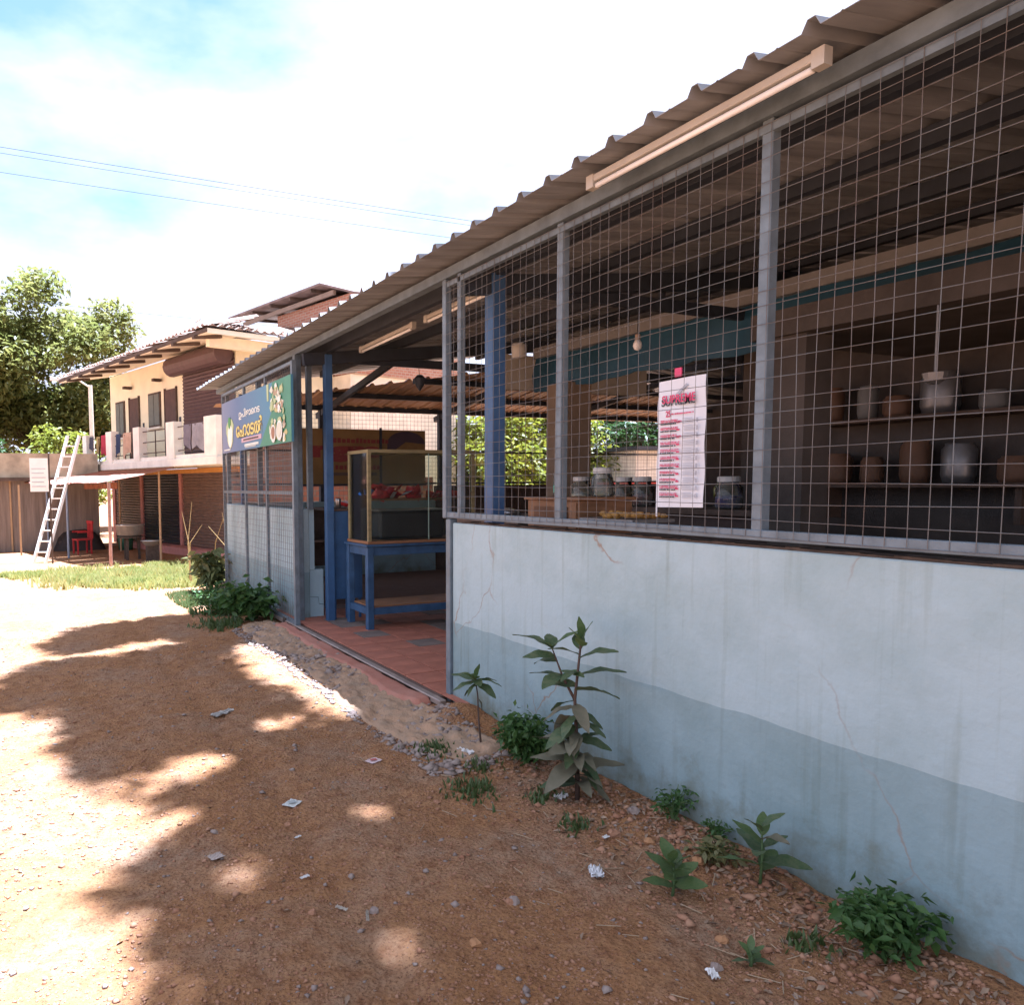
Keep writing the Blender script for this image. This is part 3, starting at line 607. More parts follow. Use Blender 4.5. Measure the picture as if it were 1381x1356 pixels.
for yy in (8.3, 9.1, 10.3): sg.part('hanger_wire', MB().wire((SX+0.012, yy, 2.755), (2.66, yy, 3.0), 0.002), WIRE)

# ================================================================== RATE POSTER
po = Thing('rate_poster', 'tall white printed paper sheet tied to the wire mesh', 'poster', (2.616, 2.63, 1.48))
PX = 2.735
paper = M('white_paper', (0.64, 0.67, 0.72), 0.8, var=0.04, scale=2, bump=0.1, bscale=6)
mb = MB(); nn = 8; mm_ = 16
for t_ in (0, 0.0012):
    for j in range(mm_+1):
        for i in range(nn+1):
            y = 2.765 - 0.272*i/nn; z = 1.483 + (2.075-1.483)*j/mm_
            mb.v.append((PX + t_ + 0.004*math.sin(j*0.9+i*0.5) + (0.012*(i/nn)**4), y, z + 0.004*(i/nn)))
st = (nn+1)*(mm_+1)
for j in range(mm_):
    for i in range(nn):
        a = j*(nn+1)+i; mb.f.append((a, a+nn+1, a+nn+2, a+1)); b = a+st; mb.f.append((b, b+1, b+nn+2, b+nn+1))
po.part('sheet', mb, paper, smooth=True)
mb = MB()
for k in range(3): mb.box((PX+0.004+k*0.002, 2.762+0.002*k, 1.45-0.006*k), (PX+0.0055+k*0.002, 2.772+0.002*k, 1.62))
po.part('loose_edge', mb, paper)
RED = vprint((0.55, 0.05, 0.14), 'red'); INK = vprint((0.04, 0.04, 0.06), 'ink'); LINK = vprint((0.35, 0.37, 0.42), 'grey_ink'); LPK = vprint((0.78, 0.58, 0.63), 'pale_pink')
XP = PX - 0.0065
text_on_facade(po, 'heading', 'SUPREME', RED, 2.735, 1.968, 0.20, 0.038, XP, bold=0.003)
text_on_facade(po, 'heading', 'SUPREME', INK, 2.739, 1.956, 0.20, 0.036, XP+0.0015, bold=0.003)
text_on_facade(po, 'figures', '25', RED, 2.71, 1.905, 0.028, 0.030, XP, bold=0.003)
def dashes(thing, name, mat, yl, z, w_, h_, X):
    mb = MB(); y = yl
    while y > yl - w_:
        l_ = random.uniform(0.5, 1.6)*h_; mb.box((X, max(yl - w_, y - l_), z), (X+0.001, y, z + h_*random.uniform(0.75, 1))); y -= l_ + h_*random.choice([0.2, 0.25, 0.3, 0.9])
    return thing.part(name, mb, mat)
dashes(po, 'print_line', RED, 2.675, 1.914, 0.13, 0.007, XP); mb = MB()
mb.bar((XP, 2.66, 1.995), (XP, 2.585, 2.045), 0.0015, 0.012); po.part('pen_print', mb, LINK)
for k in range(11):
    z = 1.87 - k*0.034
    dashes(po, 'print_line', RED, 2.742, z+0.017, random.uniform(0.09, 0.125), 0.005, XP); dashes(po, 'print_line', RED, 2.742, z+0.010, random.uniform(0.10, 0.13), 0.005, XP); dashes(po, 'print_line', INK, 2.742, z, random.uniform(0.085, 0.10), 0.007, XP)
    mb = MB()
    for q in range(4):
        y1 = 2.61 - random.uniform(0, 0.012); mb.box((XP, y1-random.uniform(0.05, 0.08), z + q*0.007), (XP+0.001, y1, z + q*0.007+0.0022))
    mb.box((XP, 2.518, z), (XP+0.001, 2.528, z+0.02))
    po.part('fine_print', mb, LINK)
    po.part('price_print', MB().box((XP, 2.625, z+0.004), (XP+0.001, 2.643, z+0.011)), RED)
po.part('tie_tag', MB().box((2.728, 2.62, 2.085), (2.734, 2.66, 2.125)), RED)
po.o.location.y += 0.05

# ================================================================== TUBE LIGHTS AND LAMPS
def tube_light(p, q, label, drop=0.0):
    p = Vector(p); q = Vector(q); t = Thing('tube_light', label, 'light', tuple((p+q)/2), 'fluorescent battens')
    t.part('batten', MB().bar(p, q, 0.036, 0.032), TUBEW, bevel=0.004)
    d = (q-p).normalized()
    t.part('tube', MB().tube([p + d*0.05 - Vector((0, 0, 0.035)), q - d*0.05 - Vector((0, 0, 0.035))], 0.013, 8), WHITE, smooth=True)
    for e, s in ((p, 1), (q, -1)): t.part('end_cap', MB().bar(e - d*0.004*s - Vector((0, 0, 0.012)), e + d*0.045*s - Vector((0, 0, 0.012)), 0.042, 0.062), TUBEW)
    t.part('cable', MB().wire(p + Vector((0.02, 0, 0.02)), p + Vector((0.1, 0.1, 0.09)), 0.003), DARKSTEEL)
tube_light((2.53, 3.08, 3.06), (2.53, 1.86, 3.06), 'fluorescent batten under the roof overhang, outside the wire mesh')
tube_light((3.2, 7.5, 3.02), (3.2, 6.28, 3.045), 'fluorescent batten inside the shed above the glass showcase')
tube_light((3.2, 6.05, 3.05), (3.2, 4.83, 3.07), 'fluorescent batten inside the shed beside the second blue column')
def bulb(x, y, z, top, label):
    t = Thing('hanging_bulb', label, 'bulb', (x, y, z)); t.part('cord', MB().wire((x, y, z+0.08), (x, y, top), 0.004), DARKSTEEL)
    t.part('holder', MB().lathe((x, y, z), [(0.012, 0.10), (0.022, 0.09), (0.022, 0.05)], 10), M('brown_bakelite', (0.30, 0.22, 0.16), 0.4))
    t.part('bulb', MB().lathe((x, y, z), [(0.018, 0.05), (0.032, 0.025), (0.036, 0.0), (0.026, -0.026), (0.006, -0.036)], 12), WHITE, smooth=True)
bulb(4.5, 4.87, 2.70, 3.3, 'bare bulb hanging in front of the teal tarpaulin')
pt = Thing('hanging_lamp', 'round beige lamp housing hanging from the rafters inside the shed', 'lamp', (4.5, 6.52, 2.95))
pt.part('housing', MB().lathe((4.5, 6.52, 2.95), [(0.03, -0.10), (0.075, -0.09), (0.08, 0.03), (0.06, 0.05)], 16), TUBEW, smooth=True); pt.part('cap', MB().lathe((4.5, 6.52, 2.95), [(0.085, 0.05), (0.07, 0.09), (0.02, 0.10)], 16), DARKSTEEL); pt.part('cord', MB().wire((4.5, 6.52, 3.05), (4.5, 6.52, 3.3), 0.006), WIRE)
hf = Thing('hanging_fan_hook', 'small dark fitting hanging on a wire over the showcase', 'fitting', (4.2, 8.1, 2.8)); hf.part('hook', MB().wire((4.2, 8.1, 2.85), (4.17, 8.1, 3.18), 0.004), WIRE); hf.part('body', MB().lathe((4.2, 8.1, 2.8), [(0.01, -0.1), (0.05, -0.04), (0.07, 0.04), (0.03, 0.08)], 10), DARKSTEEL)

# ================================================================== SHOWCASE, TABLE, COUNTER
tb = Thing('blue_table', 'blue wooden table carrying the glass showcase at the entrance', 'table', (3.9, 7.5, 0.096))
TX0, TX1, TY0, TY1 = 3.13, 4.95, 7.21, 7.80
for xx in (TX0, TX1-0.07):
    for yy in (TY0, TY1-0.07): tb.part('leg', MB().box((xx, yy, 0.096), (xx+0.07, yy+0.07, 0.96)), BLUE2, bevel=0.004)
for yy in (TY0+0.012, TY1-0.058): tb.part('apron_rail', MB().box((TX0+0.072, yy, 0.87), (TX1-0.072, yy+0.045, 0.955)), BLUE2); tb.part('foot_rail', MB().box((TX0+0.072, yy, 0.25), (TX1-0.072, yy+0.045, 0.32)), BLUE2)
for xx in (TX0+0.012, TX1-0.058): tb.part('apron_rail', MB().box((xx, TY0+0.072, 0.87), (xx+0.045, TY1-0.072, 0.955)), BLUE2); tb.part('foot_rail', MB().box((xx, TY0+0.072, 0.25), (xx+0.045, TY1-0.072, 0.32)), BLUE2)
tb.part('shelf_board', MB().box((TX0+0.06, TY0+0.06, 0.322), (TX1-0.06, TY1-0.06, 0.335)), WOOD)
tb.part('table_top', MB().box((TX0-0.02, TY0-0.02, 0.962), (TX1+0.02, TY1+0.02, 0.985)), BLUE2, bevel=0.003)
sc = Thing('glass_showcase', 'wood framed glass snack showcase standing on the blue table', 'showcase', (3.6, 7.5, 0.986))
OL = M('olive_timber', (0.235, 0.20, 0.10), 0.6, var=0.25, scale=5, bump=0.1, stretch=(1, 1, 6)); GL = glass_mat('dusty_glass')
X0, X1, Y0, Y1, Zb, Zt = 3.15, 4.42, 7.23, 7.78, 0.988, 1.93
for xx in (X0, X1-0.035):
    for yy in (Y0, Y1-0.035): sc.part('corner_post', MB().box((xx, yy, Zb+0.03), (xx+0.035, yy+0.035, Zt)), OL)
sc.part('base_board', MB().box((X0-0.01, Y0-0.01, Zb), (X1+0.01, Y1+0.01, Zb+0.028)), WOOD); 
for yy in (Y0, Y1-0.03): sc.part('top_rail', MB().box((X0, yy, Zt), (X1, yy+0.03, Zt+0.035)), OL)
for xx in (X0, X1-0.03): sc.part('top_rail', MB().box((xx, Y0+0.032, Zt), (xx+0.03, Y1-0.032, Zt+0.034)), OL)
sc.part('shelf', MB().box((X0+0.037, Y0+0.037, 1.435), (X1-0.037, Y1-0.037, 1.455)), WOOD)
for nm, a, b in (('front_pane', (X0+0.037, Y0+0.01, Zb+0.03), (X1-0.037, Y0+0.014, Zt)), ('back_pane', (X0+0.037, Y1-0.014, Zb+0.03), (X1-0.037, Y1-0.01, Zt)), ('side_pane', (X0+0.01, Y0+0.037, Zb+0.03), (X0+0.014, Y1-0.037, Zt)), ('top_pane', (X0+0.032, Y0+0.032, Zt+0.012), (X1-0.032, Y1-0.032, Zt+0.016))): sc.part(nm, MB().box(a, b), GL)
sc.part('pane_edge', MB().box((3.85, Y0+0.002, Zb+0.03), (3.858, Y0+0.009, Zt)), M('glass_edge_green', (0.30, 0.42, 0.36), 0.2))
# snack packets heaped on the showcase shelf
pk_cols = [('red', (0.62, 0.03, 0.04)), ('dark_red', (0.45, 0.03, 0.04)), ('silver', (0.6, 0.55, 0.55)), ('crimson', (0.58, 0.05, 0.05))]
pk_me = []
for nm, c in pk_cols:
    mb = MB(); vs = []
    for (u, v_) in ((-1, -1), (0, -1.05), (1, -1), (1.04, 0), (1, 1), (0, 1.05), (-1, 1), (-1.04, 0)): vs.append((u*0.045, v_*0.06, 0))
    vs += [(0, 0, 0.016), (0, 0, -0.016)]
    mb.add(vs, [(k, (k+1) % 8, 8) for k in range(8)] + [((k+1) % 8, k, 9) for k in range(8)]); pk_me.append(mesh_of(mb, 'snack_packet', M('foil_' + nm, c, 0.25, var=0.2, scale=30, bump=0.6, bscale=60, spec=0.6)))
def packet(x, y, z, k, label, group, s=1.0):
    o = bpy.data.objects.new('snack_packet', pk_me[k]); COL.objects.link(o); o.location = (x, y, z); o.rotation_euler = (random.uniform(-1.2, 1.2), random.uniform(-1.2, 1.2), random.uniform(0, 6)); o.scale = (s, s, s); tag(o, label, 'snack packet', group)
for i in range(46):
    x = 3.26 + 0.62*random.random()**1.2; h = max(0.02, 0.13*(1 - ((x-3.45)/0.5)**2))
    packet(x, random.uniform(7.30, 7.68), 1.48 + h*random.random(), random.choice([0, 0, 1, 1, 3, 2]), 'small shiny snack packet heaped on the shelf of the glass showcase', 'snack packets in the showcase')
for i in range(9): packet(3.95 + 0.3*random.random(), random.uniform(7.35, 7.65), 1.475 + 0.02*random.random(), random.choice([1, 3]), 'red snack packet lying flat at the far end of the showcase shelf', 'flat packets in the showcase', 1.1)
FB = M('foil_blue', (0.04, 0.15, 0.48), 0.3, bump=0.5, bscale=60); blue_me = pk_me[0].copy(); blue_me.materials.clear(); blue_me.materials.append(FB)
for i in range(5):
    o = bpy.data.objects.new('snack_packet', blue_me); COL.objects.link(o); o.location = (3.19 + 0.05*random.random(), 7.4 + 0.25*random.random(), 1.50 + 0.06*random.random()); o.rotation_euler = (random.uniform(0.6, 1.4), random.uniform(-1, 1), random.uniform(0, 6)); tag(o, 'blue snack packet at the left end of the showcase shelf', 'snack packet', 'blue packets in the showcase')
bt = Thing('display_tub', 'dark rectangular steel tub on the floor of the showcase', 'tub', (3.8, 7.55, 1.02)); mb = MB(); mb.box((3.35, 7.4, 1.018), (4.15, 7.72, 1.32)); bt.part('body', mb, DARKSTEEL, bevel=0.03); bt.part('rim', MB().box((3.34, 7.39, 1.322), (4.16, 7.73, 1.336)), M('brushed_steel', (0.35, 0.36, 0.36), 0.35, metal=0.8))
# counter panel beside the blue column
cp = Thing('blue_counter', 'tall blue counter front on short legs behind the blue column', 'counter', (3.2, 8.0, 0.096))
cp.part('front_panel', MB().box((3.048, 7.985, 0.32), (3.40, 8.02, 1.31)), BLUE, bevel=0.004); cp.part('side_panel', MB().box((3.37, 8.022, 0.32), (3.40, 8.9, 1.31)), BLUE)
cp.part('counter_top', MB().box((3.045, 7.975, 1.312), (3.45, 8.9, 1.335)), WOODD)
for xx in (3.055, 3.2, 3.36): cp.part('leg', MB().box((xx, 7.99, 0.096), (xx+0.025, 8.015, 0.318)), BLUE)
for i in range(4): packet(3.20 + 0.05*i, 8.05 + 0.02*i, 1.385, [3, 2, 0, 1][i], 'red and silver packet standing on the blue counter top', 'packets on the counter', 0.9)
mb = MB().lathe((3.14, 8.05, 1.336), [(0.03, 0), (0.034, 0.1), (0.03, 0.12)], 10); single('steel_tumbler', mb, M('tumbler_steel', (0.5, 0.5, 0.5), 0.3, metal=0.9), 'small steel tumbler at the corner of the blue counter top', 'tumbler', smooth=True)
# counter with cabinet and jars behind the mesh
ct = Thing('back_counter', 'long dark serving counter inside behind the wire mesh', 'counter', (4.8, 5.0, 0.096))
ct.part('counter_top', MB().box((4.55, 3.7, 1.36), (5.1, 6.35, 1.40)), WOODD); ct.part('front_panel', MB().box((4.62, 3.72, 0.1), (4.66, 6.33, 1.358)), M('dark_counter_panel', (0.05, 0.035, 0.03), 0.7))
cab = Thing('wooden_cabinet', 'small brown wooden cabinet on the ledge behind the mesh', 'cabinet', (3.4, 4.36, 0.1))
cab.part('body', MB().box((3.3, 4.08, 0.1), (3.75, 4.66, 1.485)), WOOD, bevel=0.004); cab.part('top', MB().box((3.28, 4.06, 1.487), (3.77, 4.68, 1.505)), WOOD)
cab.part('door', MB().box((3.283, 4.20, 0.9), (3.298, 4.56, 1.44)), M('dark_plywood', (0.16, 0.075, 0.035), 0.6, var=0.2, scale=3, stretch=(1, 1, 9))); cab.part('door_stile', MB().box((3.286, 4.10, 0.9), (3.298, 4.17, 1.47)), WOOD)
GJ = glass_mat('jar_glass', (0.78, 0.80, 0.76), 0.25)
def jar(x, y, z, r, h, fill, label):
    t = Thing('glass_jar', label, 'jar', (x, y, z), 'jars on the serving counter')
    t.part('glass', MB().lathe((x, y, z), [(r*0.9, 0.002), (r, 0.02), (r, h*0.8), (r*0.75, h*0.9), (r*0.75, h)], 16), GJ, smooth=True)
    t.part('lid', MB().lathe((x, y, z), [(r*0.8, h), (r*0.8, h+0.035), (r*0.7, h+0.04)], 14), M('pale_lid', (0.55, 0.55, 0.52), 0.5))
    if fill: t.part('contents', MB().lathe((x, y, z), [(r*0.85, 0.006), (r*0.92, 0.02), (r*0.92, h*0.45), (r*0.4, h*0.5)], 14), M('jar_fill_' + fill[0], fill[1], 0.7, var=0.4, scale=40, bump=0.5))
jar(3.55, 4.16, 1.506, 0.075, 0.16, None, 'empty glass jar standing on top of the brown wooden cabinet')
jar(4.75, 5.55, 1.402, 0.10, 0.24, ('yellow', (0.55, 0.38, 0.05)), 'glass jar with yellow snacks on the serving counter')
jar(4.75, 5.28, 1.402, 0.09, 0.21, ('brown', (0.22, 0.11, 0.04)), 'glass jar with brown snacks on the serving counter')
jar(4.75, 5.05, 1.402, 0.09, 0.21, ('maroon', (0.16, 0.03, 0.03)), 'glass jar with maroon sweets on the serving counter')
jar(4.75, 5.85, 1.402, 0.10, 0.22, ('white', (0.6, 0.58, 0.5)), 'glass jar with white contents, farthest along the serving counter')
jar(4.70, 4.12, 1.402, 0.10, 0.20, ('violet', (0.06, 0.04, 0.18)), 'glass jar with dark violet packets beside the poster')
bo = Thing('water_bottle', 'clear plastic water bottle with green label on the wooden cabinet', 'bottle', (3.45, 4.5, 1.506))
bo.part('bottle', MB().lathe((3.45, 4.5, 1.506), [(0.034, 0), (0.038, 0.02), (0.036, 0.16), (0.015, 0.21), (0.014, 0.225)], 14), glass_mat('bottle_plastic', (0.82, 0.86, 0.88), 0.3), smooth=True); bo.part('paper_band', MB().lathe((3.45, 4.5, 1.506), [(0.0385, 0.03), (0.0385, 0.08)], 14), M('green_label', (0.12, 0.38, 0.28), 0.5)); bo.part('cap', MB().lathe((3.45, 4.5, 1.506), [(0.017, 0.225), (0.017, 0.25)], 12), WHITE)
pl = Thing('steel_plate_stack', 'steel dish upside down on the dark bench near the second blue column', 'dish', (3.4, 5.1, 1.3)); pl.part('dish', MB().lathe((3.4, 5.08, 1.365), [(0.11, 0), (0.09, 0.03), (0.03, 0.045)], 16), M('dish_steel', (0.5, 0.5, 0.5), 0.3, metal=0.9), smooth=True)
bn_ = Thing('dark_bench', 'dark wooden serving bench just inside the half wall', 'bench', (3.4, 3.3, 0.1)); bn_.part('top', MB().box((3.2, 1.8, 1.32), (3.26, 4.02, 1.36)), WOODD); bn_.part('top', MB().box((3.262, 4.70, 1.32), (3.7, 5.6, 1.36)), WOODD); bn_.part('front', MB().box((3.24, 4.70, 0.1), (3.26, 5.6, 1.318)), WOODD)
sw = Thing('snack_tray', 'shallow tray of golden fried snacks inside behind the mesh', 'tray', (3.35, 3.75, 1.40)); sw.part('tray', MB().box((3.22, 3.5, 1.362), (3.55, 3.98, 1.38)), M('tray_steel', (0.3, 0.3, 0.3), 0.4, metal=0.7)); mb = MB()
for k in range(40):
    mb.lathe((random.uniform(3.25, 3.52), random.uniform(3.53, 3.95), 1.38 + random.uniform(0, 0.02)), [(0.018, 0), (0.026, 0.012), (0.012, 0.026)], 6)
sw.part('snacks', mb, M('fried_gold', (0.42, 0.22, 0.05), 0.6, var=0.3, scale=20), kind='stuff')

# banner at the far end
bn = Thing('ochre_banner', 'ochre printed banner with red lettering hung across the far end mesh', 'banner', (5.1, 12.0, 1.6))
OC = M('banner_ochre', (0.25, 0.16, 0.06), 0.7, var=0.2, scale=2, bump=0.15, bscale=5)
bn.part('cloth', MB().box((3.95, 11.91, 1.62), (6.28, 11.918, 2.53)), OC)
def text_on_end(thing, name, s, mat, xl, zb, w_, h_, Y, bold=0.0):
    me = text_mesh(s, 0.2, mat, bold=bold); a = fit_text(me, 0, 0, w_, h_)
    out = np.stack([xl + a[:, 0] - thing.loc[0], Y - a[:, 2] - thing.loc[1], zb + a[:, 1] - thing.loc[2]], 1); me.vertices.foreach_set('co', out.astype(np.float32).ravel()); me.update(); return obj_mesh(name, me, thing.o)
BR = vprint((0.21, 0.03, 0.028), 'banner_red')
text_on_end(bn, 'lettering', 'ngre', BR, 4.2, 1.98, 1.25, 0.27, 11.906, 0.012); 
for z_, h_, x_, w2 in ((2.30, 0.08, 4.55, 1.0), (1.86, 0.075, 4.6, 0.8)):
    mb = MB(); x = x_
    while x < x_ + w2:
        l_ = random.uniform(0.5, 1.0)*h_; mb.box((x, 11.904, z_), (x+l_, 11.909, z_+h_*random.uniform(0.7, 1))); x += l_ + 0.25*h_
    bn.part('small_print', mb, BR)
bn.part('dark_stripe', MB().box((4.55, 11.904, 1.76), (5.35, 11.908, 1.81)), DK)
mb = MB(); n = 20; pts = [(5.55 + 0.36 + 0.36*math.cos(t), 2.30 + 0.21*math.sin(t)) for t in np.linspace(0, PI, n)] + [(5.55, 2.12), (5.62, 2.14), (5.9, 2.33), (6.25, 2.3)]
bn.part('curved_shape_print', MB().add([(x, 11.906, z) for x, z in pts] + [(x, 11.909, z) for x, z in pts], [tuple(range(len(pts)))[::-1], tuple(range(len(pts), 2*len(pts)))]), vprint((0.05, 0.03, 0.05), 'plum'))
for xx in (4.4, 5.42): bn.part('pole', MB().box((xx-0.02, 11.88, 1.60), (xx+0.02, 11.90, 2.56)), DARKSTEEL)
bn.part('bottom_rail', MB().box((3.9, 11.9, 1.585), (6.3, 11.93, 1.618)), DARKSTEEL)
# brick compound wall beyond the far end
LATB = brick_mat('laterite_block', (0.30, 0.115, 0.07), (0.36, 0.16, 0.10), (0.26, 0.19, 0.15), 1.0)
single('laterite_wall', MB().box((3.3, 13.7, -0.4), (7.4, 13.95, 1.75)), LATB, 'low red laterite block wall just beyond the far end of the shed', 'wall')
single('brick_outhouse', MB().box((4.35, 15.2, -0.4), (5.4, 16.4, 2.6)), brick_mat('brown_brick', (0.20, 0.10, 0.065), (0.26, 0.14, 0.09), (0.2, 0.16, 0.13)), 'narrow brown brick outhouse behind the signboard', 'outhouse')

# ================================================================== CREAM TWO-STOREY BUILDING
A15 = math.radians(15); PB = Vector((3.96, 22.8, 0)); DD = Vector((-math.sin(A15), math.cos(A15), 0)); NV = Vector((-math.cos(A15), -math.sin(A15), 0))
def Y(s, off, z): return PB + DD*s + NV*off + Vector((0, 0, z))
yb = Thing('cream_building', 'two storey cream building with tiled eaves, balcony and roller shutters', 'building', tuple(Y(1, -2, -0.32)))
def yp(name, a, b, mat, parent=None, bevel=0, label=None): return yb.part(name, MB().fbox(Y, a, b), mat, parent=parent, bevel=bevel, label=label)
Gz = -0.6
wall_u = yp('upper_wall', (-3.5, -3.0, 2.32), (5.3, 0.0, 5.32), CREAM); wall_l = yp('lower_wall', (-3.5, -3.0, Gz), (5.3, -0.06, 2.10), M('brown_lower_wall', (0.32, 0.22, 0.14), 0.85, var=0.15))
yp('lintel_band', (-3.52, -0.055, 1.97), (5.3, 0.05, 2.10), ORANGE); yp('plinth', (-3.5, -0.05, Gz), (2.75, 0.45, -0.12), PINK)
def window(s0, s1, z0, z1):
    f = yp('window', (s0, 0.003, z0), (s1, 0.04, z1), WOODD); yp('window_shutter', (s0+0.06, 0.041, z0+0.06), ((s0+s1)/2-0.02, 0.055, z1-0.06), M('grey_green_window', (0.14, 0.15, 0.13), 0.6), f); yp('window_shutter', ((s0+s1)/2+0.02, 0.041, z0+0.06), (s1-0.06, 0.055, z1-0.06), M('grey_green_window', (0.14, 0.15, 0.13), 0.6), f)
    yp('sill', (s0-0.05, 0.003, z0-0.06), (s1+0.05, 0.10, z0-0.003), CREAMW, f)
def door(s0, s1, z0, z1):
    f = yp('door', (s0, 0.003, z0), (s1, 0.045, z1), M('dark_brown_door', (0.085, 0.045, 0.035), 0.6, var=0.2)); yp('door_frame', (s0-0.05, 0.003, z0), (s0-0.003, 0.06, z1+0.05), WOODD, f); yp('door_frame', (s1+0.003, 0.003, z0), (s1+0.05, 0.06, z1+0.05), WOODD, f)
    yp('handle', (s0+0.06, 0.046, z0+1.0), (s0+0.09, 0.08, z0+1.1), DARKSTEEL, f)
window(4.0, 4.76, 3.23, 4.42); door(2.8, 3.53, 2.33, 4.42); window(1.15, 2.03, 3.41, 4.45); door(0.05, 0.78, 2.33, 4.44)
def shutter(name, s0, s1, z0, z1, mat, sl=0.085, off=0.0):
    mb = MB(); z = z0; k = 0
    while z < z1 - 1e-3:
        zt = min(z + sl, z1); vs = []
        for s in (s0, s1):
            vs += [Y(s, off+0.012, z), Y(s, off+0.03, z+sl*0.28), Y(s, off+0.045, z+sl*0.6), Y(s, off+0.012, zt)]
        mb.add(vs, [(0, 4, 5, 1), (1, 5, 6, 2), (2, 6, 7, 3)]); z = zt
    yb.part(name, mb, mat)
shutter('roller_shutter', -3.42, -0.42, 2.33, 4.95, SHUTG, 0.10)
mb = MB(); cs = [(0.27*math.cos(2*PI*k/14), 0.27*math.sin(2*PI*k/14)) for k in range(14)]
vs = [Y(-0.30, 0.30+a, 4.95+b) for a, b in cs] + [Y(-3.38, 0.30+a, 4.95+b) for a, b in cs]
mb.add(vs, [(k, (k+1) % 14, 14+(k+1) % 14, 14+k) for k in range(14)] + [tuple(range(14))[::-1], tuple(range(14, 28))]); yb.part('shutter_box', mb, SHUTG, smooth=False)
shutter('roller_shutter', 0.0, 2.62, -0.11, 1.965, SHUTB, 0.085); shutter('roller_shutter', 2.85, 5.0, -0.25, 1.965, SHUT, 0.085); shutter('roller_shutter', -3.4, -0.25, -0.11, 1.965, SHUT, 0.085)
for s0 in (2.65, -0.22): yp('shutter_jamb', (s0, -0.04, -0.11), (s0+0.17, 0.07, 1.965), PINK)
yp('shutter_jamb', (5.02, -0.04, -0.3), (5.28, 0.06, 1.965), PINK)
for s_, z_ in ((2.62, 3.9), (-0.2, 4.0)): pass
for s_ in (3.3, 1.0): yp('wall_lamp', (s_-0.05, 0.05, 4.72), (s_+0.12, 0.30, 4.80), WOODD)
for s_ in (2.5, -0.15): yp('switch_plate', (s_-0.05, 0.003, 3.45), (s_+0.05, 0.02, 3.6), DARKSTEEL)
# balcony
slab = yp('balcony_slab', (-4.75, 0.003, 2.11), (4.9, 1.28, 2.31), CREAMW, bevel=0.01); yp('balcony_slab', (-4.75, -3.0, 2.11), (-3.503, 0.0, 2.31), CREAMW)
for s0, w_ in ((4.15, 0.36), (1.95, 0.46), (-0.15, 0.42), (-2.42, 0.48), (-4.72, 0.62)): yp('balcony_pillar', (s0, 1.02, 2.312), (s0+w_, 1.26, 3.26), CREAMW, bevel=0.008)
for s0, s1 in ((4.15, 2.41), (1.95, 0.27), (-0.15, -1.94), (-2.42, -4.1)):
    for z_ in (2.52, 2.82, 3.12): yp('rail', (s1, 1.12, z_-0.012), (s0, 1.145, z_+0.012), WOODD)
    yp('baluster', ((s0+s1)/2-0.012, 1.146, 2.312), ((s0+s1)/2+0.012, 1.17, 3.12), WOODD)
    yp('low_kerb', (s1, 1.08, 2.312), (s0, 1.22, 2.40), CREAMW)
# sloping eave slab and clay tiles
SF = M('cream_soffit', (0.80, 0.74, 0.58), 0.85, var=0.06)
EO = 1.62; ES0, ES1 = -5.12, 5.45
def ez(off): return 5.02 + (EO-off)*0.20
mb = MB()
prof_f = [Y(ES0, EO, ez(EO)), Y(ES1, EO, ez(EO)), Y(ES1, 0.0, ez(0)), Y(-3.5, 0.0, ez(0))]
up = Vector((0, 0, 0.11)); mb.add(prof_f + [p + up for p in prof_f], [(0, 1, 2, 3), (7, 6, 5, 4), (0, 4, 5, 1), (1, 5, 6, 2), (2, 6, 7, 3), (3, 7, 4, 0)]); roof = yb.part('eave_slab', mb, SF)
mb = MB(); pr2 = [Y(ES0, EO, ez(EO)), Y(-3.5, 0.0, ez(0)), Y(-3.5, -3.4, ez(0)), Y(ES0, -3.9, ez(EO))]
mb.add(pr2 + [p + up for p in pr2], [(0, 1, 2, 3), (7, 6, 5, 4), (0, 4, 5, 1), (1, 5, 6, 2), (2, 6, 7, 3), (3, 7, 4, 0)]); yb.part('eave_slab', mb, SF)
TILEC = M('weathered_clay_tile', (0.20, 0.12, 0.085), 0.9, var=0.5, scale=3, bump=0.5, bscale=12, col2=(0.34, 0.26, 0.2))
mb = MB()   # tiled front and hip planes with separate barrel tiles along the edges
rid = [Y(-1.2, -3.2, 6.35), Y(3.0, -3.2, 6.35)]
mb.add([Y(ES0, EO, ez(EO)+0.13), Y(ES1, EO, ez(EO)+0.13), rid[1], rid[0]], [(0, 1, 2, 3)]); mb.add([Y(ES0, EO, ez(EO)+0.13), rid[0], Y(ES0, -4.6, ez(EO)+0.13)], [(0, 1, 2)])
yb.part('tile_field', mb, TILEC)
mb = MB(); s = ES0
while s < ES1:
    for r_ in range(4):
        o0 = EO + 0.06 - r_*0.34 + random.uniform(-0.02, 0.02); zz = ez(min(o0, EO)) + 0.135 + r_*0.03 + random.uniform(0, 0.025); wdt = 0.20
        a = [Y(s, o0, zz), Y(s+wdt*0.5, o0, zz+0.06), Y(s+wdt, o0, zz), Y(s, o0-0.38, zz+0.10), Y(s+wdt*0.5, o0-0.38, zz+0.16), Y(s+wdt, o0-0.38, zz+0.10)]
        mb.add(a, [(0, 1, 4, 3), (1, 2, 5, 4), (0, 2, 1)])
    s += 0.225
o_ = EO
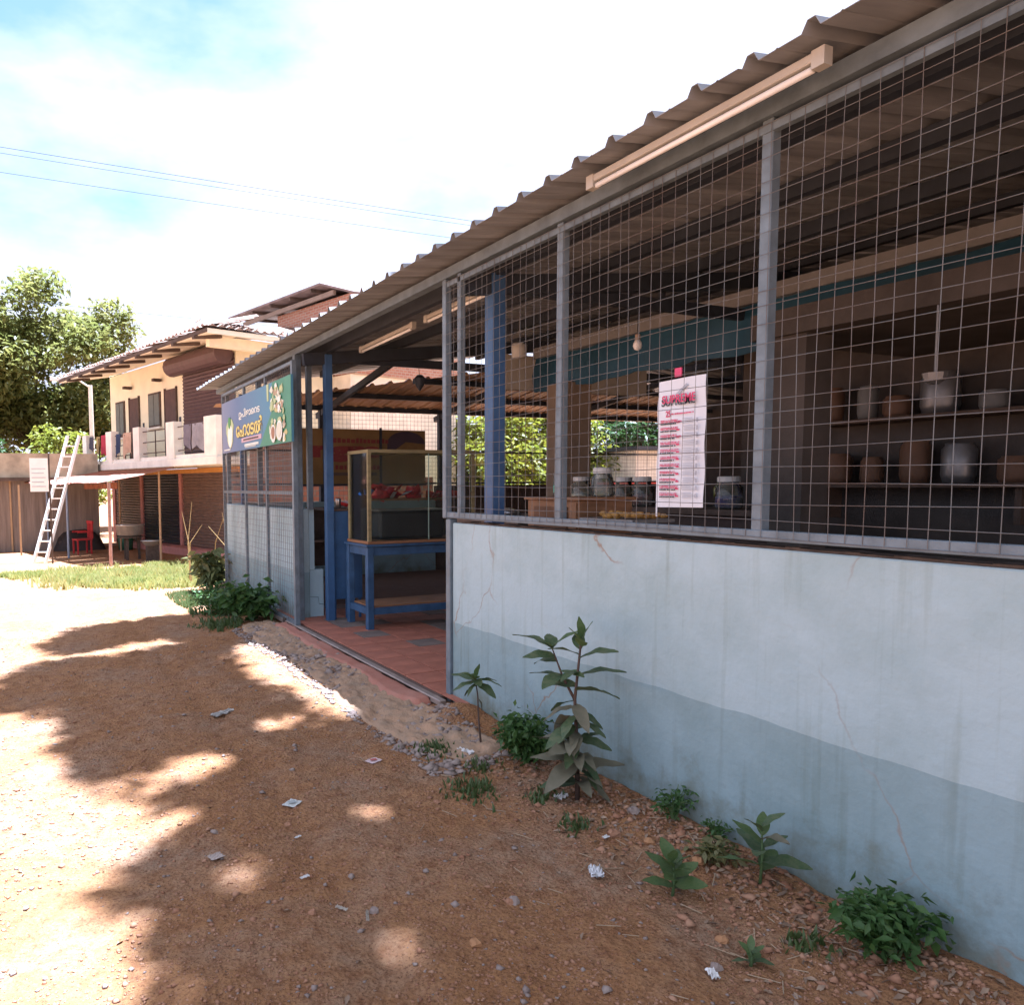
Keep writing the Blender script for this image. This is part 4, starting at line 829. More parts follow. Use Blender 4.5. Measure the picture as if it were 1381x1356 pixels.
while o_ > -3.9:
    for r_ in range(3):
        s0 = ES0 - 0.06 + r_*0.3; zz = ez(EO) + 0.13 + r_*0.09 + random.uniform(0, 0.03)
        a = [Y(s0, o_, zz), Y(s0, o_-0.1, zz+0.06), Y(s0, o_-0.2, zz), Y(s0+0.36, o_, zz+0.1), Y(s0+0.36, o_-0.1, zz+0.16), Y(s0+0.36, o_-0.2, zz+0.1)]
        mb.add(a, [(0, 1, 4, 3), (1, 2, 5, 4), (0, 2, 1)])
    o_ -= 0.225
yb.part('roof_tiles', mb, TILEC, kind='stuff')
for k in range(9):
    s0 = -4.6 + k*1.12; mb = MB().bar(Y(s0, EO+0.10, ez(EO)-0.035), Y(s0+0.02, EO-0.62, ez(EO-0.62)-0.06), 0.11, 0.075); yb.part('rafter_tail', mb, WOODD)
yp('fascia_batten', (ES0, EO+0.003, ez(EO)+0.02), (ES1, EO+0.04, ez(EO)+0.10), WOODD)
yb.part('soffit_beam', MB().bar(Y(-4.3, 1.2, 5.0), Y(-4.3, -3, 5.0), 0.2, 0.24), SF)
# brick room on top
BRK = brick_mat('red_brick', (0.34, 0.15, 0.10), (0.42, 0.22, 0.15), (0.42, 0.34, 0.28), 1.3)
yp('rear_block', (-4.3, -7.0, Gz), (5.0, -3.003, 4.597), CREAMW)
tb2 = yb.part('brick_room', MB().fbox(Y, (-4.45, -7.0, 4.6), (-0.6, -3.05, 6.75)), BRK)
mb = MB()
q = [Y(1.3, -2.4, 6.90), Y(-3.76, -2.4, 6.95), Y(-3.76, -8, 7.3), Y(1.3, -8, 7.2)]; mb.add(q + [p + Vector((0, 0, 0.06)) for p in q], [(3, 2, 1, 0), (4, 5, 6, 7), (0, 1, 5, 4), (1, 2, 6, 5), (2, 3, 7, 6), (3, 0, 4, 7)])
q = [Y(-3.76, -2.4, 6.95), Y(-5.0, -2.6, 6.52), Y(-5.0, -8, 6.8), Y(-3.76, -8, 7.3)]; mb.add(q + [p + Vector((0, 0, 0.06)) for p in q], [(3, 2, 1, 0), (4, 5, 6, 7), (0, 1, 5, 4), (1, 2, 6, 5), (2, 3, 7, 6), (3, 0, 4, 7)])
yb.part('upper_roof', mb, M('old_asbestos_sheet', (0.17, 0.13, 0.12), 0.9, var=0.35, scale=3, bump=0.3), parent=tb2)
for k in range(5): yb.part('roof_batten', MB().bar(Y(0.9-k*1.05, -2.42, 6.85+k*0.01), Y(0.9-k*1.05, -4, 6.95+k*0.01), 0.06, 0.08), WOODD, parent=tb2)
yb.part('roof_edge_beam', MB().bar(Y(1.0, -2.8, 6.74), Y(-3.9, -2.8, 6.80), 0.08, 0.12), M('grey_timber', (0.25, 0.21, 0.18), 0.9), parent=tb2)
# laundry on the balcony rails
def laundry(s0, s1, z0, z1, col, nm, label):
    mb = MB(); n = 7; off = 1.16
    for t_ in (0, 1):
        for j in range(6):
            for i in range(n):
                u = i/(n-1); v_ = j/5; wv = 0.03*math.sin(u*9 + s0*3) * (1-v_*0.4)
                mb.v.append(tuple(Y(s0 + (s1-s0)*u + 0.02*math.sin(v_*7), off + 0.012*t_ + wv + (0.0 if v_ < 1 else -0.02), z1 - (z1-z0)*(1-v_)*(0.88+0.12*math.sin(u*5+s0)))))
    st_ = 6*n
    for j in range(5):
        for i in range(n-1):
            a = j*n+i; mb.f.append((a, a+1, a+n+1, a+n)); b = a+st_; mb.f.append((b, b+n, b+n+1, b+1))
    single('laundry_cloth', mb, cloth('cloth_' + nm, col), label, 'laundry', group='washing on the balcony rails', smooth=True)
laundry(4.12, 3.72, 2.72, 3.2, (0.06, 0.055, 0.07), 'black', 'black cloth hanging at the left end of the balcony rail')
laundry(3.55, 3.15, 2.55, 3.18, (0.32, 0.22, 0.08), 'ochre', 'ochre cloth hanging between the black and red cloths')
laundry(3.05, 2.5, 2.5, 3.2, (0.36, 0.03, 0.05), 'red', 'red cloth hanging on the balcony rail by the second pillar')
laundry(1.85, 1.42, 2.45, 3.17, (0.03, 0.045, 0.09), 'navy', 'navy garment hanging on the balcony rail')
laundry(1.30, 0.62, 2.42, 3.17, (0.45, 0.30, 0.20), 'tan', 'tan garment hanging beside the navy one')
laundry(-2.75, -3.25, 2.5, 3.15, (0.17, 0.15, 0.17), 'grey', 'grey garment on the balcony rail before the upper shutter'); laundry(-3.3, -3.9, 2.45, 3.15, (0.26, 0.24, 0.25), 'pale_grey', 'pale grey garment next to the corner pillar of the balcony')
# awning
aw = Thing('shop_awning', 'low red corrugated awning on thin poles before the ground floor shutters', 'awning', tuple(Y(1, 2, -0.32)))
RSH = M('red_awning_sheet', (0.235, 0.075, 0.042), 0.6, var=0.25, scale=2, bump=0.05, col2=(0.28, 0.125, 0.06))
def awn(s0, s1, o0, o1, z0, z1, skew=0.0):
    mb = MB(); n = max(2, int((s0-s1)/0.0375)); vs = []
    for i in range(n+1):
        s = s0 + (s1-s0)*i/n; h = 0.011*math.cos(PI*i); e = random.uniform(-0.015, 0.015)
        for t_ in (0, -0.004): vs += [Y(s + skew*0, o0, z0+h+t_), Y(s + skew, (o0+o1)/2, (z0+z1)/2-0.02+h+t_), Y(s + 2*skew, o1+e, z1+h+t_)]
    for i in range(n):
        a = 6*i; b = a+6
        mb.f += []
        mb2 = [(a, a+1, b+1, b), (a+1, a+2, b+2, b+1), (a+3, b+3, b+4, a+4), (a+4, b+4, b+5, a+5), (a+2, a+5, b+5, b+2)]
        mb.f += mb2
    mb.v = [tuple(p) for p in vs]; return aw.part('awning_sheet', mb, RSH)
for k in range(9):
    s1 = 7.4 - k*1.08
    awn(s1, s1-1.10, 1.22, 3.35, 2.10 - random.uniform(0, 0.015), 1.70 + random.uniform(-0.03, 0.03) + 0.02*(k % 2), -0.04 - 0.05*max(0, k-5))
def groundz(p): return zgf(p[0], p[1])
for s_, o_, w_, mt in ((-2.75, 3.1, 0.07, M('pinkish_pole', (0.38, 0.22, 0.17), 0.8, var=0.3)), (0.4, 3.1, 0.055, M('blue_grey_pole', (0.20, 0.25, 0.33), 0.6)), (2.2, 3.1, 0.05, M('blue_grey_pole', (0.2, 0.25, 0.33), 0.6)), (1.6, 1.2, 0.05, M('tan_pole', (0.40, 0.27, 0.15), 0.8)), (-2.2, 1.6, 0.05, M('tan_pole', (0.4, 0.27, 0.15), 0.8)), (4.6, 3.0, 0.05, WOODD), (3.4, 1.4, 0.04, M('tan_pole', (0.4, 0.27, 0.15), 0.8))):
    b = Y(s_, o_, 0); zz = min(2.05, 2.10 - (o_-1.22)/2.13*0.40 - 0.03)
    aw.part('pole', MB().tube([(b.x, b.y, groundz(b)-0.05), (b.x+0.01, b.y, zz)], w_/2*1.15, 7), mt)
aw.part('front_purlin', MB().bar(Y(6.8, 3.1, 1.70), Y(-2.6, 3.1, 1.70), 0.05, 0.05), WOODD); aw.part('ragged_valance', MB().fbox(Y, (-1.5, 2.4, 1.55), (1.0, 2.43, 1.72)), M('rust_cloth', (0.25, 0.10, 0.05), 0.9, var=0.4, scale=8))
# things under the awning
def gz_at(s, o): p = Y(s, o, 0); return groundz(p)
ch = Thing('plastic_chair', 'red plastic chair standing under the awning', 'chair', tuple(Y(1.55, 2.35, gz_at(1.55, 2.35)))); CR = M('red_plastic', (0.42, 0.035, 0.035), 0.4, bump=0)
cz = gz_at(1.55, 2.35)
def cbx(nm, a, b): ch.part(nm, MB().fbox(lambda x, y, z: Y(1.55 + x, 2.35 + y, cz + z), a, b), CR)
cbx('seat', (-0.22, -0.22, 0.40), (0.22, 0.22, 0.44))
for x in (-0.21, 0.17):
    for y_ in (-0.21, 0.17): cbx('leg', (x, y_, 0), (x+0.04, y_+0.04, 0.398))
for x in (-0.21, -0.09, 0.03, 0.15): cbx('backrest_slat', (x+0.0, -0.25, 0.442), (x+0.06, -0.22, 0.86))
cbx('backrest_rail', (-0.23, -0.26, 0.862), (0.23, -0.215, 0.95)); cbx('armrest', (-0.25, -0.2, 0.62), (-0.222, 0.2, 0.66)); cbx('armrest', (0.222, -0.2, 0.62), (0.25, 0.2, 0.66))
stv = Thing('cooking_stand', 'steel cooking pot on a rough stand under the awning', 'stove', tuple(Y(-1.2, 2.0, gz_at(-1.2, 2)))); b = Y(-1.2, 2.0, gz_at(-1.2, 2))
stv.part('pot', MB().lathe((b.x, b.y, b.z+0.62), [(0.26, 0), (0.34, 0.05), (0.36, 0.28), (0.39, 0.30), (0.36, 0.31)], 18), M('pot_aluminium', (0.42, 0.40, 0.36), 0.4, metal=0.7, var=0.2), smooth=True)
for a in range(3): stv.part('leg', MB().bar((b.x+0.22*math.cos(a*2.1), b.y+0.22*math.sin(a*2.1), b.z), (b.x+0.2*math.cos(a*2.1), b.y+0.2*math.sin(a*2.1), b.z+0.6), 0.07, 0.07), RUST)
stv.part('shelf', MB().lathe((b.x, b.y, b.z+0.58), [(0.33, 0), (0.33, 0.035)], 14), RUST)
b2 = Y(-1.9, 1.7, gz_at(-1.9, 1.7)); t = Thing('steel_basin', 'pale metal basin on a block beside the cooking stand', 'basin', tuple(b2)); t.part('block', MB().box((b2.x-0.15, b2.y-0.15, b2.z), (b2.x+0.15, b2.y+0.15, b2.z+0.4)), RUST); t.part('basin', MB().lathe((b2.x, b2.y, b2.z+0.402), [(0.18, 0), (0.28, 0.12), (0.3, 0.13)], 16), M('basin_alu', (0.5, 0.5, 0.48), 0.4, metal=0.6), smooth=True)
b3 = Y(3.2, 1.9, gz_at(3.2, 1.9)); t = Thing('covered_barrow', 'dark tarpaulin covered cart under the awning behind the ladder', 'cart', tuple(b3)); mb = MB()
nn_ = 10
for i in range(nn_+1):
    for j in range(nn_+1):
        u = i/nn_*2-1; v_ = j/nn_*2-1; h = 0.62*(1-abs(u)**4)*(1-abs(v_)**4)+0.05*math.sin(u*6)*math.cos(v_*5); mb.v.append((b3.x+u*0.75, b3.y+v_*0.6, b3.z+max(0, h)))
for i in range(nn_):
    for j in range(nn_): a = i*(nn_+1)+j; mb.f.append((a, a+nn_+1, a+nn_+2, a+1))
t.part('tarpaulin', mb, M('dark_tarp', (0.035, 0.028, 0.025), 0.6, bump=0.5, bscale=10), smooth=True); t.part('frame', MB().box((b3.x-0.6, b3.y-0.45, b3.z), (b3.x+0.6, b3.y+0.45, b3.z+0.3)), WOODD)
b4 = Y(2.0, 0.9, gz_at(2, .9)); t = Thing('green_drum', 'dark green drum standing behind the red chair', 'drum', tuple(b4)); t.part('body', MB().lathe((b4.x, b4.y, b4.z), [(0.2, 0), (0.23, 0.3), (0.21, 0.62)], 14), M('drum_green', (0.04, 0.13, 0.08), 0.5), smooth=True); t.part('lid', MB().lathe((b4.x, b4.y, b4.z+0.622), [(0.22, 0), (0.2, 0.03)], 14), DARKSTEEL)
# left low shop row
ls = Thing('roadside_shop_row', 'low brown boarded shop row with grey parapet left of the cream building', 'building', (-3, 25.5, -0.35))
ls.part('wall', MB().box((-9, 25.3, -0.6), (1.9, 27.5, 1.9)), M('brown_boards', (0.22, 0.18, 0.15), 0.9, var=0.3, scale=2, stretch=(6, 1, 0.4)))
ls.part('parapet', MB().box((-9, 25.15, 1.903), (1.9, 25.5, 2.62)), M('mossy_parapet', (0.36, 0.31, 0.22), 0.9, var=0.35, scale=2.5, bump=0.3)); ls.part('ledge', MB().box((-9.05, 24.9, 1.80), (1.92, 25.147, 1.9)), WOODD)
for k in range(7): ls.part('batten', MB().box((-5.6 + k*1.0, 25.25, -0.6), (-5.55 + k*1.0, 25.297, 1.8)), M('tan_pole', (0.4, 0.27, 0.15), 0.8))
mb = MB(); 
for k in range(80):
    mb.add([(-6+k*0.06, 25.1, 1.86+0.012*(k % 2)), (-6+(k+1)*0.06, 25.1, 1.86+0.012*((k+1) % 2)), (-6+(k+1)*0.06, 23.9, 1.66+0.012*((k+1) % 2)), (-6+k*0.06, 23.9, 1.66+0.012*(k % 2))], [(0, 1, 2, 3)])
ls.part('awning_sheet', mb, RSH)
for k in range(3): 
    ls.part('post', MB().box((-0.35-k*1.6, 23.95, -0.4), (-0.30-k*1.6, 24.0, 1.68)), M('tan_pole', (0.4, 0.27, 0.15), 0.8))
# ladder
ld = Thing('aluminium_ladder', 'pale aluminium ladder leaning on the awning edge', 'ladder', (0.1, 20.5, -0.3)); AL = M('ladder_aluminium', (0.72, 0.70, 0.64), 0.45, var=0.1, bump=0, metal=0.2)
la0 = Vector((-0.02, 21.3, zgf(0, 21.3))); lb0 = Vector((0.26, 21.15, zgf(0.2, 21.2))); la1 = Vector((0.93, 21.9, 2.95)); lb1 = Vector((1.21, 21.75, 2.95))
for p, q in ((la0, la1), (lb0, lb1)): ld.part('rail', MB().bar(p, q, 0.05, 0.07), AL)
for k in range(1, 12): f_ = k/12; ld.part('rung', MB().bar(la0.lerp(la1, f_), lb0.lerp(lb1, f_), 0.04, 0.035), AL)
wb = Thing('white_board_sign', 'white notice board fixed to a pole in front of the low shop row', 'notice board', (0.1, 20.9, 0)); wb.part('board', MB().box((-0.02, 20.88, 1.50), (0.40, 20.92, 2.33)), WHITE); wb.part('pole', MB().box((0.405, 20.9, -0.45), (0.445, 20.94, 2.45)), WOODD)
mb = MB()
for k in range(5): mb.box((0.02, 20.872, 1.62 + k*0.11), (0.34 - 0.04*(k % 2), 20.878, 1.635+k*0.11))
wb.part('print_lines', mb, LINK)
# street pole and overhead wires
sp = Thing('lamp_pole', 'slender pale lamp pole in front of the left trees', 'lamp pole', (2.1, 30, -0.35)); sp.part('pole', MB().tube([(2.1, 30, -0.4), (2.1, 30, 5.3)], [0.10, 0.07], 8), CREAMW); sp.part('arm', MB().tube([(2.1, 30, 5.2), (1.7, 29.9, 5.45), (1.2, 29.8, 5.45)], 0.03, 6), CREAMW); sp.part('lamp_head', MB().box((0.75, 29.72, 5.38), (1.25, 29.9, 5.48)), WHITE)
def cable(x0, x1, y, z, sag, label, r=0.012):
    mb = MB(); pts = [(x0 + (x1-x0)*k/40, y, z - sag*4*(k/40)*(1-k/40)) for k in range(41)]; mb.tube(pts, r, 4, False); single('overhead_wire', mb, M('wire_grey', (0.02, 0.02, 0.022), 0.8, bump=0, spec=0.05), label, 'wire', group='overhead power lines')
cable(-30, 50, 25, 11.95, 0.72, 'topmost overhead power line above the cream building', 0.007); cable(-30, 50, 25.25, 11.88, 0.72, 'power line running just under the topmost one', 0.006); cable(-30, 50, 25, 11.25, 0.72, 'lowest of the long overhead power lines', 0.006); cable(-6, 40, 31, 8.5, 0.4, 'thin service wire passing just above the cream roof', 0.006)

# ================================================================== TREES
def tree(name, label, base, trunk_h, centres, radii, per, leaf, mat, group=None, r0=0.22, shell=0.5, aspect=0.45, limb=True):
    t = Thing(name, label, 'tree', base, group)
    mb = MB(); b = Vector(base); top = b + Vector((0.2, 0.1, trunk_h))
    mb.tube([b - Vector((0, 0, 0.3)), b.lerp(top, 0.5) + Vector((0.1, -0.05, 0)), top], [r0*1.2, r0*0.9, r0*0.7], 9)
    if limb:
        for c in centres[::max(1, len(centres)//12)]:
            c = Vector(c); mid = top.lerp(c, 0.5) + Vector((0, 0, -0.2)); mb.tube([top - Vector((0, 0, 0.3)), mid, c], [r0*0.5, r0*0.3, r0*0.08], 6)
    t.part('trunk', mb, BARK, smooth=True)
    pts = clumps(np.array(centres), radii, per, shell); me = foliage_mesh('crown', mat, pts - np.array(base), leaf, aspect)
    obj_mesh('crown', me, t.o); return t
def ball(c, R_, n, sq=(1, 1, 0.8), hollow=0.5):
    d = rng.normal(size=(n, 3)); d /= np.linalg.norm(d, axis=1)[:, None]; r = R_*(hollow + (1-hollow)*rng.random(n))
    return np.array(c) + d*r[:, None]*np.array(sq)
LF1 = leafmat('mango_leaf', (0.11, 0.135, 0.03), (0.26, 0.25, 0.07), 0.55); LF2 = leafmat('lime_leaf', (0.15, 0.19, 0.02), (0.24, 0.24, 0.03), 0.5); LF3 = leafmat('yellow_green_leaf', (0.11, 0.16, 0.015), (0.25, 0.23, 0.02), 0.5); LF4 = leafmat('deep_green_leaf', (0.025, 0.07, 0.02), (0.07, 0.12, 0.03))
c = np.concatenate([ball((0.7, 37, 6.9), 4.1, 85, (1, 0.9, 0.9)), ball((-3.5, 38, 5.5), 4.0, 50), ball((3.0, 37, 4.8), 2.6, 30)])
tree('mango_tree', 'large leafy tree rising behind the left end of the cream building', (0.0, 37.5, -0.35), 4.0, c, rng.uniform(0.55, 1.2, len(c)), 420, 0.28, LF1, 'trees on the left')
c = ball((1.6, 32, 2.3), 1.7, 26, (1.3, 1, 0.9)); tree('lime_bush', 'bright yellow green bush in front of the lamp pole', (1.6, 32, -0.35), 1.2, c, rng.uniform(0.35, 0.7, len(c)), 420, 0.22, LF2, 'trees on the left', r0=0.08)
c = np.concatenate([ball((-2.6, 33, 2.2), 1.9, 26, (1.4, 1, 0.8))]); tree('green_bush', 'dark green bush behind the low shop row', (-2.6, 33, -0.35), 1.2, c, rng.uniform(0.4, 0.8, len(c)), 380, 0.24, LF4, 'trees on the left', r0=0.08)
for i, (x, y, z, r, mt, nm, lb) in enumerate([(13.0, 21, 2.3, 2.3, LF3, 'garden_tree', 'sunlit yellow green tree seen through the far mesh beside the dark end post'), (15.8, 22, 2.6, 2.5, LF3, 'garden_tree', 'sunlit tree seen between the blue column and the brown pillar'), (18.8, 25, 3.3, 2.8, LF4, 'garden_tree', 'greener tree seen right of the brown pillar'), (11.3, 27, 3.0, 2.8, LF4, 'garden_tree', 'deep green tree behind the first sunlit garden tree'), (22.5, 25, 4.0, 3.0, LF4, 'garden_tree', 'green tree above the pale outbuilding')]):
    c = ball((x, y, z), r, 44, (1, 1, 0.95), 0.35); tree(nm, lb, (x, y, -0.35), 1.4, c, rng.uniform(0.45, 0.9, len(c)), 330, 0.26, mt, 'garden trees behind the shed', r0=0.12)
oh = Thing('pale_outbuilding', 'pale outbuilding with a red band beyond the shed', 'building', (19.5, 19, -0.3)); oh.part('wall', MB().box((17.2, 18.6, -0.5), (23, 22, 2.6)), M('grey_white_wall', (0.52, 0.50, 0.44), 0.85, var=0.1)); oh.part('red_band', MB().box((14.5, 18.5, 1.35), (23, 18.597, 1.62)), M('red_band_paint', (0.36, 0.05, 0.035), 0.7)); oh.part('roof', MB().box((16.9, 18.2, 2.61), (23.3, 22.3, 2.72)), DARKSTEEL); oh.part('low_wall', MB().box((14.5, 18.6, -0.5), (17.19, 18.75, 1.6)), M('grey_white_wall', (0.52, 0.5, 0.44), 0.85))

# tall shade tree over the road (its crown casts the dappled shade)
SHADE = np.array([(0.37, 2.46), (0.39, 2.77), (0.28, 3.17), (0.63, 3.44), (0.72, 3.7), (0.47, 4.16), (0.19, 4.43), (0.21, 5.1), (0.2, 5.91), (-0.10, 5.97), (-0.30, 6.3), (-0.30, 7.0), (-0.10, 7.30), (0.5, 7.66), (0.06, 8.25), (0.37, 9.09), (1.05, 9.47), (1.78, 9.58), (2.6, 9.3), (6.5, 9.0), (6.5, -4), (0.2, -4), (0.1, 0), (0.3, 1.6)])
STRIPE = np.array([(1.93, 7.74), (2.4, 7.0), (2.4, 4.6), (2.03, 4.6), (1.75, 4.8), (1.62, 5.92), (1.50, 7.16)])
GAPS = [(1.57, 3.38, .11, .11), (0.73, 3.04, .07, .08), (1.04, 2.29, .06, .10), (0.83, 4.33, .11, .17), (1.46, 4.92, .16, .10), (1.02, 7.97, .25, .14), (0.65, 7.72, .2, .12), (1.88, 4.15, .06, .08), (0.63, 4.25, .12, .08)]
def inpoly(P, x, y):
    r = np.zeros(len(x), bool); n = len(P)
    for i in range(n):
        x0, y0 = P[i]; x1, y1 = P[(i+1) % n]; cnd = (y0 > y) != (y1 > y); r ^= cnd & (x < (x1-x0)*(y-y0)/(y1-y0+1e-12) + x0)
    return r
n = 100000
h = rng.uniform(15.0, 18.5, n); gx_ = rng.uniform(-1.2, 6.5, n); gy_ = rng.uniform(-4, 10, n)
wob = 0.10; qx = gx_ + wob*rng.normal(size=n)*0.5; qy = gy_ + wob*rng.normal(size=n)*0.5
keep = inpoly(SHADE, qx, qy) & ~inpoly(STRIPE, qx, qy)
for a, b, ra, rb in GAPS: keep &= ((gx_-a)/(ra+0.11))**2 + ((gy_-b)/(rb+0.11))**2 > 1
d = SUN/SUN.z; P = np.stack([gx_ + d.x*h, gy_ + d.y*h, h], 1)[keep]
base = (1.6, -4.5, 0.0)
stt = Thing('shade_tree', 'tall spreading tree whose crown shades the road', 'tree', base); mb = MB(); mb.tube([(1.6, -4.5, -0.3), (1.7, -4.2, 3), (2.2, -3.4, 9), (3.2, -1.2, 15)], [0.42, 0.33, 0.28, 0.2], 12)
for (x, y) in ((1.6, 3), (2.4, 6.0), (3.2, 8.2), (2.0, 8.6), (4.5, 5), (5.2, 1), (1.6, 0.6), (3.6, 3.6), (1.7, 5.0)):
    z = 16.4; mb.tube([(2.8, -2.0, 12.8), ((3.4+x)/2, (-1.4+y)/2, 15.4), (x + d.x*z, y + d.y*z, z+0.3)], [0.14, 0.09, 0.03], 6)
stt.part('trunk', mb, BARK, smooth=True); obj_mesh('crown', foliage_mesh('crown', LF4, P - np.array(base), 0.20, 0.6, flat=0.3), stt.o)

# ================================================================== PLANTS BY THE WALL
def leaf_mesh(name, mat, L_=1.0, W=0.36, droop=0.25, fold=0.10, wave=0.02, n=8):
    mb = MB(); rows = []
    for i in range(n+1):
        t = i/n; wd = W/2*math.sin(PI*min(1, t*0.96+0.02))**0.75*(1-0.25*t); x = L_*t; z = 0.10*t - droop*t*t
        rows.append(len(mb.v)); mb.v += [(x, -wd, z + fold*wd*2 + wave*math.sin(t*14)), (x, 0, z), (x, wd, z + fold*wd*2 + wave*math.cos(t*13))]
    for i in range(n):
        a = 3*i; mb.f += [(a, a+3, a+4, a+1), (a+1, a+4, a+5, a+2)]
    return mesh_of(mb, name, mat, (0, 0, 0), True)
PL1 = leafmat('broad_leaf_green', (0.045, 0.095, 0.035), (0.12, 0.145, 0.065), 0.25, 0.55, 9); PL2 = leafmat('broad_leaf_fresh', (0.075, 0.14, 0.04), (0.13, 0.17, 0.06), 0.3, 0.5, 9); PL3 = leafmat('dusty_old_leaf', (0.13, 0.125, 0.075), (0.17, 0.155, 0.10), 0.15, 0.7, 5)
LM = [leaf_mesh('leaf', PL1, 1, 0.50, 0.30), leaf_mesh('leaf', PL2, 1, 0.54, 0.15), leaf_mesh('leaf', PL3, 1, 0.46, 0.50, 0.16, 0.03), leaf_mesh('leaf', PL1, 1, 0.38, 0.5)]
STEM = M('plant_stem', (0.09, 0.06, 0.045), 0.8); STEMG = M('green_stem', (0.09, 0.14, 0.05), 0.7)
def add_leaf(t, p, az, el, size, k): t.share('leaf', LM[k], p, (random.uniform(-0.4, 0.4), -el, az), None, (size, size*random.uniform(0.85, 1.15), size))
def leafy(t, path, spec, stem_r, mat=STEM):
    """spec: list of (fraction along path, azimuth deg, elevation deg, size, mesh)"""
    t.part('stem', MB().tube(path, [stem_r*(1-0.6*i/(len(path)-1)) for i in range(len(path))], 6), mat, smooth=True)
    P_ = [Vector(p) for p in path]
    for f_, az, el, sz, k in spec:
        u = f_*(len(P_)-1); i = min(int(u), len(P_)-2); p = P_[i].lerp(P_[i+1], u-i); add_leaf(t, p, math.radians(az), math.radians(el), sz, k)
bx_, by_ = 2.42, 2.98; bz = zgf(bx_, by_)
sh = Thing('tall_wall_shrub', 'tall broad leaved shrub growing against the pale blue wall', 'shrub', (bx_, by_, bz))
main = [(bx_, by_, bz-0.02), (bx_+0.01, by_+0.02, bz+0.25), (bx_, by_+0.03, bz+0.5), (bx_+0.01, by_+0.0, bz+0.80)]
spec = []
for k in range(24):
    f_ = 0.12 + 0.30*k/24; spec.append((f_, random.uniform(60, 360), random.uniform(-22, 38), random.uniform(0.15, 0.23), random.choice([2, 3, 0, 2])))
for k in range(12): spec.append((0.40 + 0.28*k/12, [300, 120, 230, 20, 180, 280, 80, 200, 310, 140, 250, 100][k], random.uniform(-25, 10), random.uniform(0.15, 0.20), random.choice([0, 0, 2])))
spec += [(0.72, 290, 12, 0.24, 0), (0.74, 110, 5, 0.17, 0), (0.82, 200, 15, 0.15, 3), (0.80, 315, 20, 0.23, 0), (0.9, 285, 28, 0.22, 0), (0.92, 120, 15, 0.16, 0), (0.97, 230, 30, 0.13, 1), (0.99, 330, 65, 0.12, 1), (1.0, 80, 80, 0.12, 1), (0.99, 180, 50, 0.11, 1), (0.95, 60, 35, .14, 0)]
leafy(sh, main, spec, 0.013)
side = [main[2], (bx_-0.02, by_+0.10, bz+0.60), (bx_-0.03, by_+0.18, bz+0.74)]
leafy(sh, side, [(0.45, 110, 10, 0.20, 0), (0.55, 200, -5, 0.17, 0), (0.75, 95, 5, 0.20, 3), (0.85, 150, 5, 0.16, 0), (0.97, 110, 20, 0.24, 0), (1.0, 300, 35, 0.19, 1), (1.0, 190, 30, 0.13, 1), (0.98, 60, 30, 0.14, 0), (0.6, 270, 5, 0.18, 1)], 0.008)
bx_, by_ = 2.41, 3.86; bz = zgf(bx_, by_)
sa = Thing('thin_sapling', 'thin sapling with a few leaves beside the gate jamb', 'sapling', (bx_, by_, bz))
pth = [(bx_, by_, bz-0.02), (bx_, by_+0.03, bz+0.15), (bx_+0.01, by_+0.06, bz+0.30), (bx_, by_+0.07, bz+0.40)]
leafy(sa, pth, [(0.62, 290, -40, 0.07, 2), (0.85, 110, -30, 0.12, 0), (0.9, 200, -15, 0.10, 3), (0.92, 290, -15, 0.16, 0), (0.95, 110, 12, 0.20, 0), (0.96, 320, 12, 0.15, 3), (0.98, 250, 5, 0.12, 0), (1.0, 70, 15, 0.10, 0), (1.0, 180, 30, 0.09, 1), (1.0, 300, 75, 0.10, 1), (0.97, 350, 5, .13, 0), (0.93, 160, -10, 0.15, 0), (0.99, 235, 25, 0.13, 1)], 0.007)
def bush(name, label, x, y, rx, h_, n_, leaf, mat, cat='plant', dry=None):
    z = zgf(x, y); t = Thing(name, label, cat, (x, y, z)); mb = MB()
    tips = []
    for k in range(14):
        a = random.uniform(0, 2*PI); e = random.uniform(0.3, 1.0); tip = (x + rx*e*math.cos(a), y + rx*e*math.sin(a), z + h_*random.uniform(0.55, 1.0)*(1.15-0.5*e)); mb.tube([(x, y, z-0.02), (x + rx*0.4*e*math.cos(a), y + rx*0.4*e*math.sin(a), z + h_*0.5), tip], [0.006, 0.004, 0.002], 4); tips.append(tip)
    t.part('stems', mb, STEMG); tips = np.array(tips)
    c = tips[rng.integers(0, len(tips), n_)]; f_ = rng.random((n_, 1))**0.5; pts = np.array([x, y, z + h_*0.2]) + (c - np.array([x, y, z + h_*0.2]))*f_ + rng.normal(size=(n_, 3))*rx*0.16; pts[:, 2] = np.maximum(pts[:, 2], z + 0.012)
    obj_mesh('foliage', foliage_mesh('foliage', mat, pts - np.array([x, y, z]), leaf, 0.5), t.o); return t
WEED = leafmat('weed_leaf', (0.04, 0.10, 0.022), (0.085, 0.155, 0.035), 0.3, 0.5, 12)
bush('bushy_weed', 'low dense green weed between the sapling and the tall shrub', 2.47, 3.48, 0.17, 0.30, 1500, 0.042, WEED)
bush('gate_bush', 'leafy green bush at the foot of the sliding gate', 2.30, 8.75, 0.30, 0.52, 750, 0.11, WEED); bush('gate_bush', 'low spreading weeds left of the leafy bush by the gate', 2.15, 9.5, 0.38, 0.22, 900, 0.06, WEED)
bush('corner_bush', 'tall pale leaved bush at the far corner of the gate', 2.42, 11.55, 0.26, 0.75, 420, 0.16, leafmat('pale_leaf', (0.11, 0.15, 0.05), (0.2, 0.2, 0.08), 0.3))
bush('corner_weed', 'low weeds in the shade at the far foot of the gate', 2.30, 10.6, 0.4, 0.2, 700, 0.06, WEED)
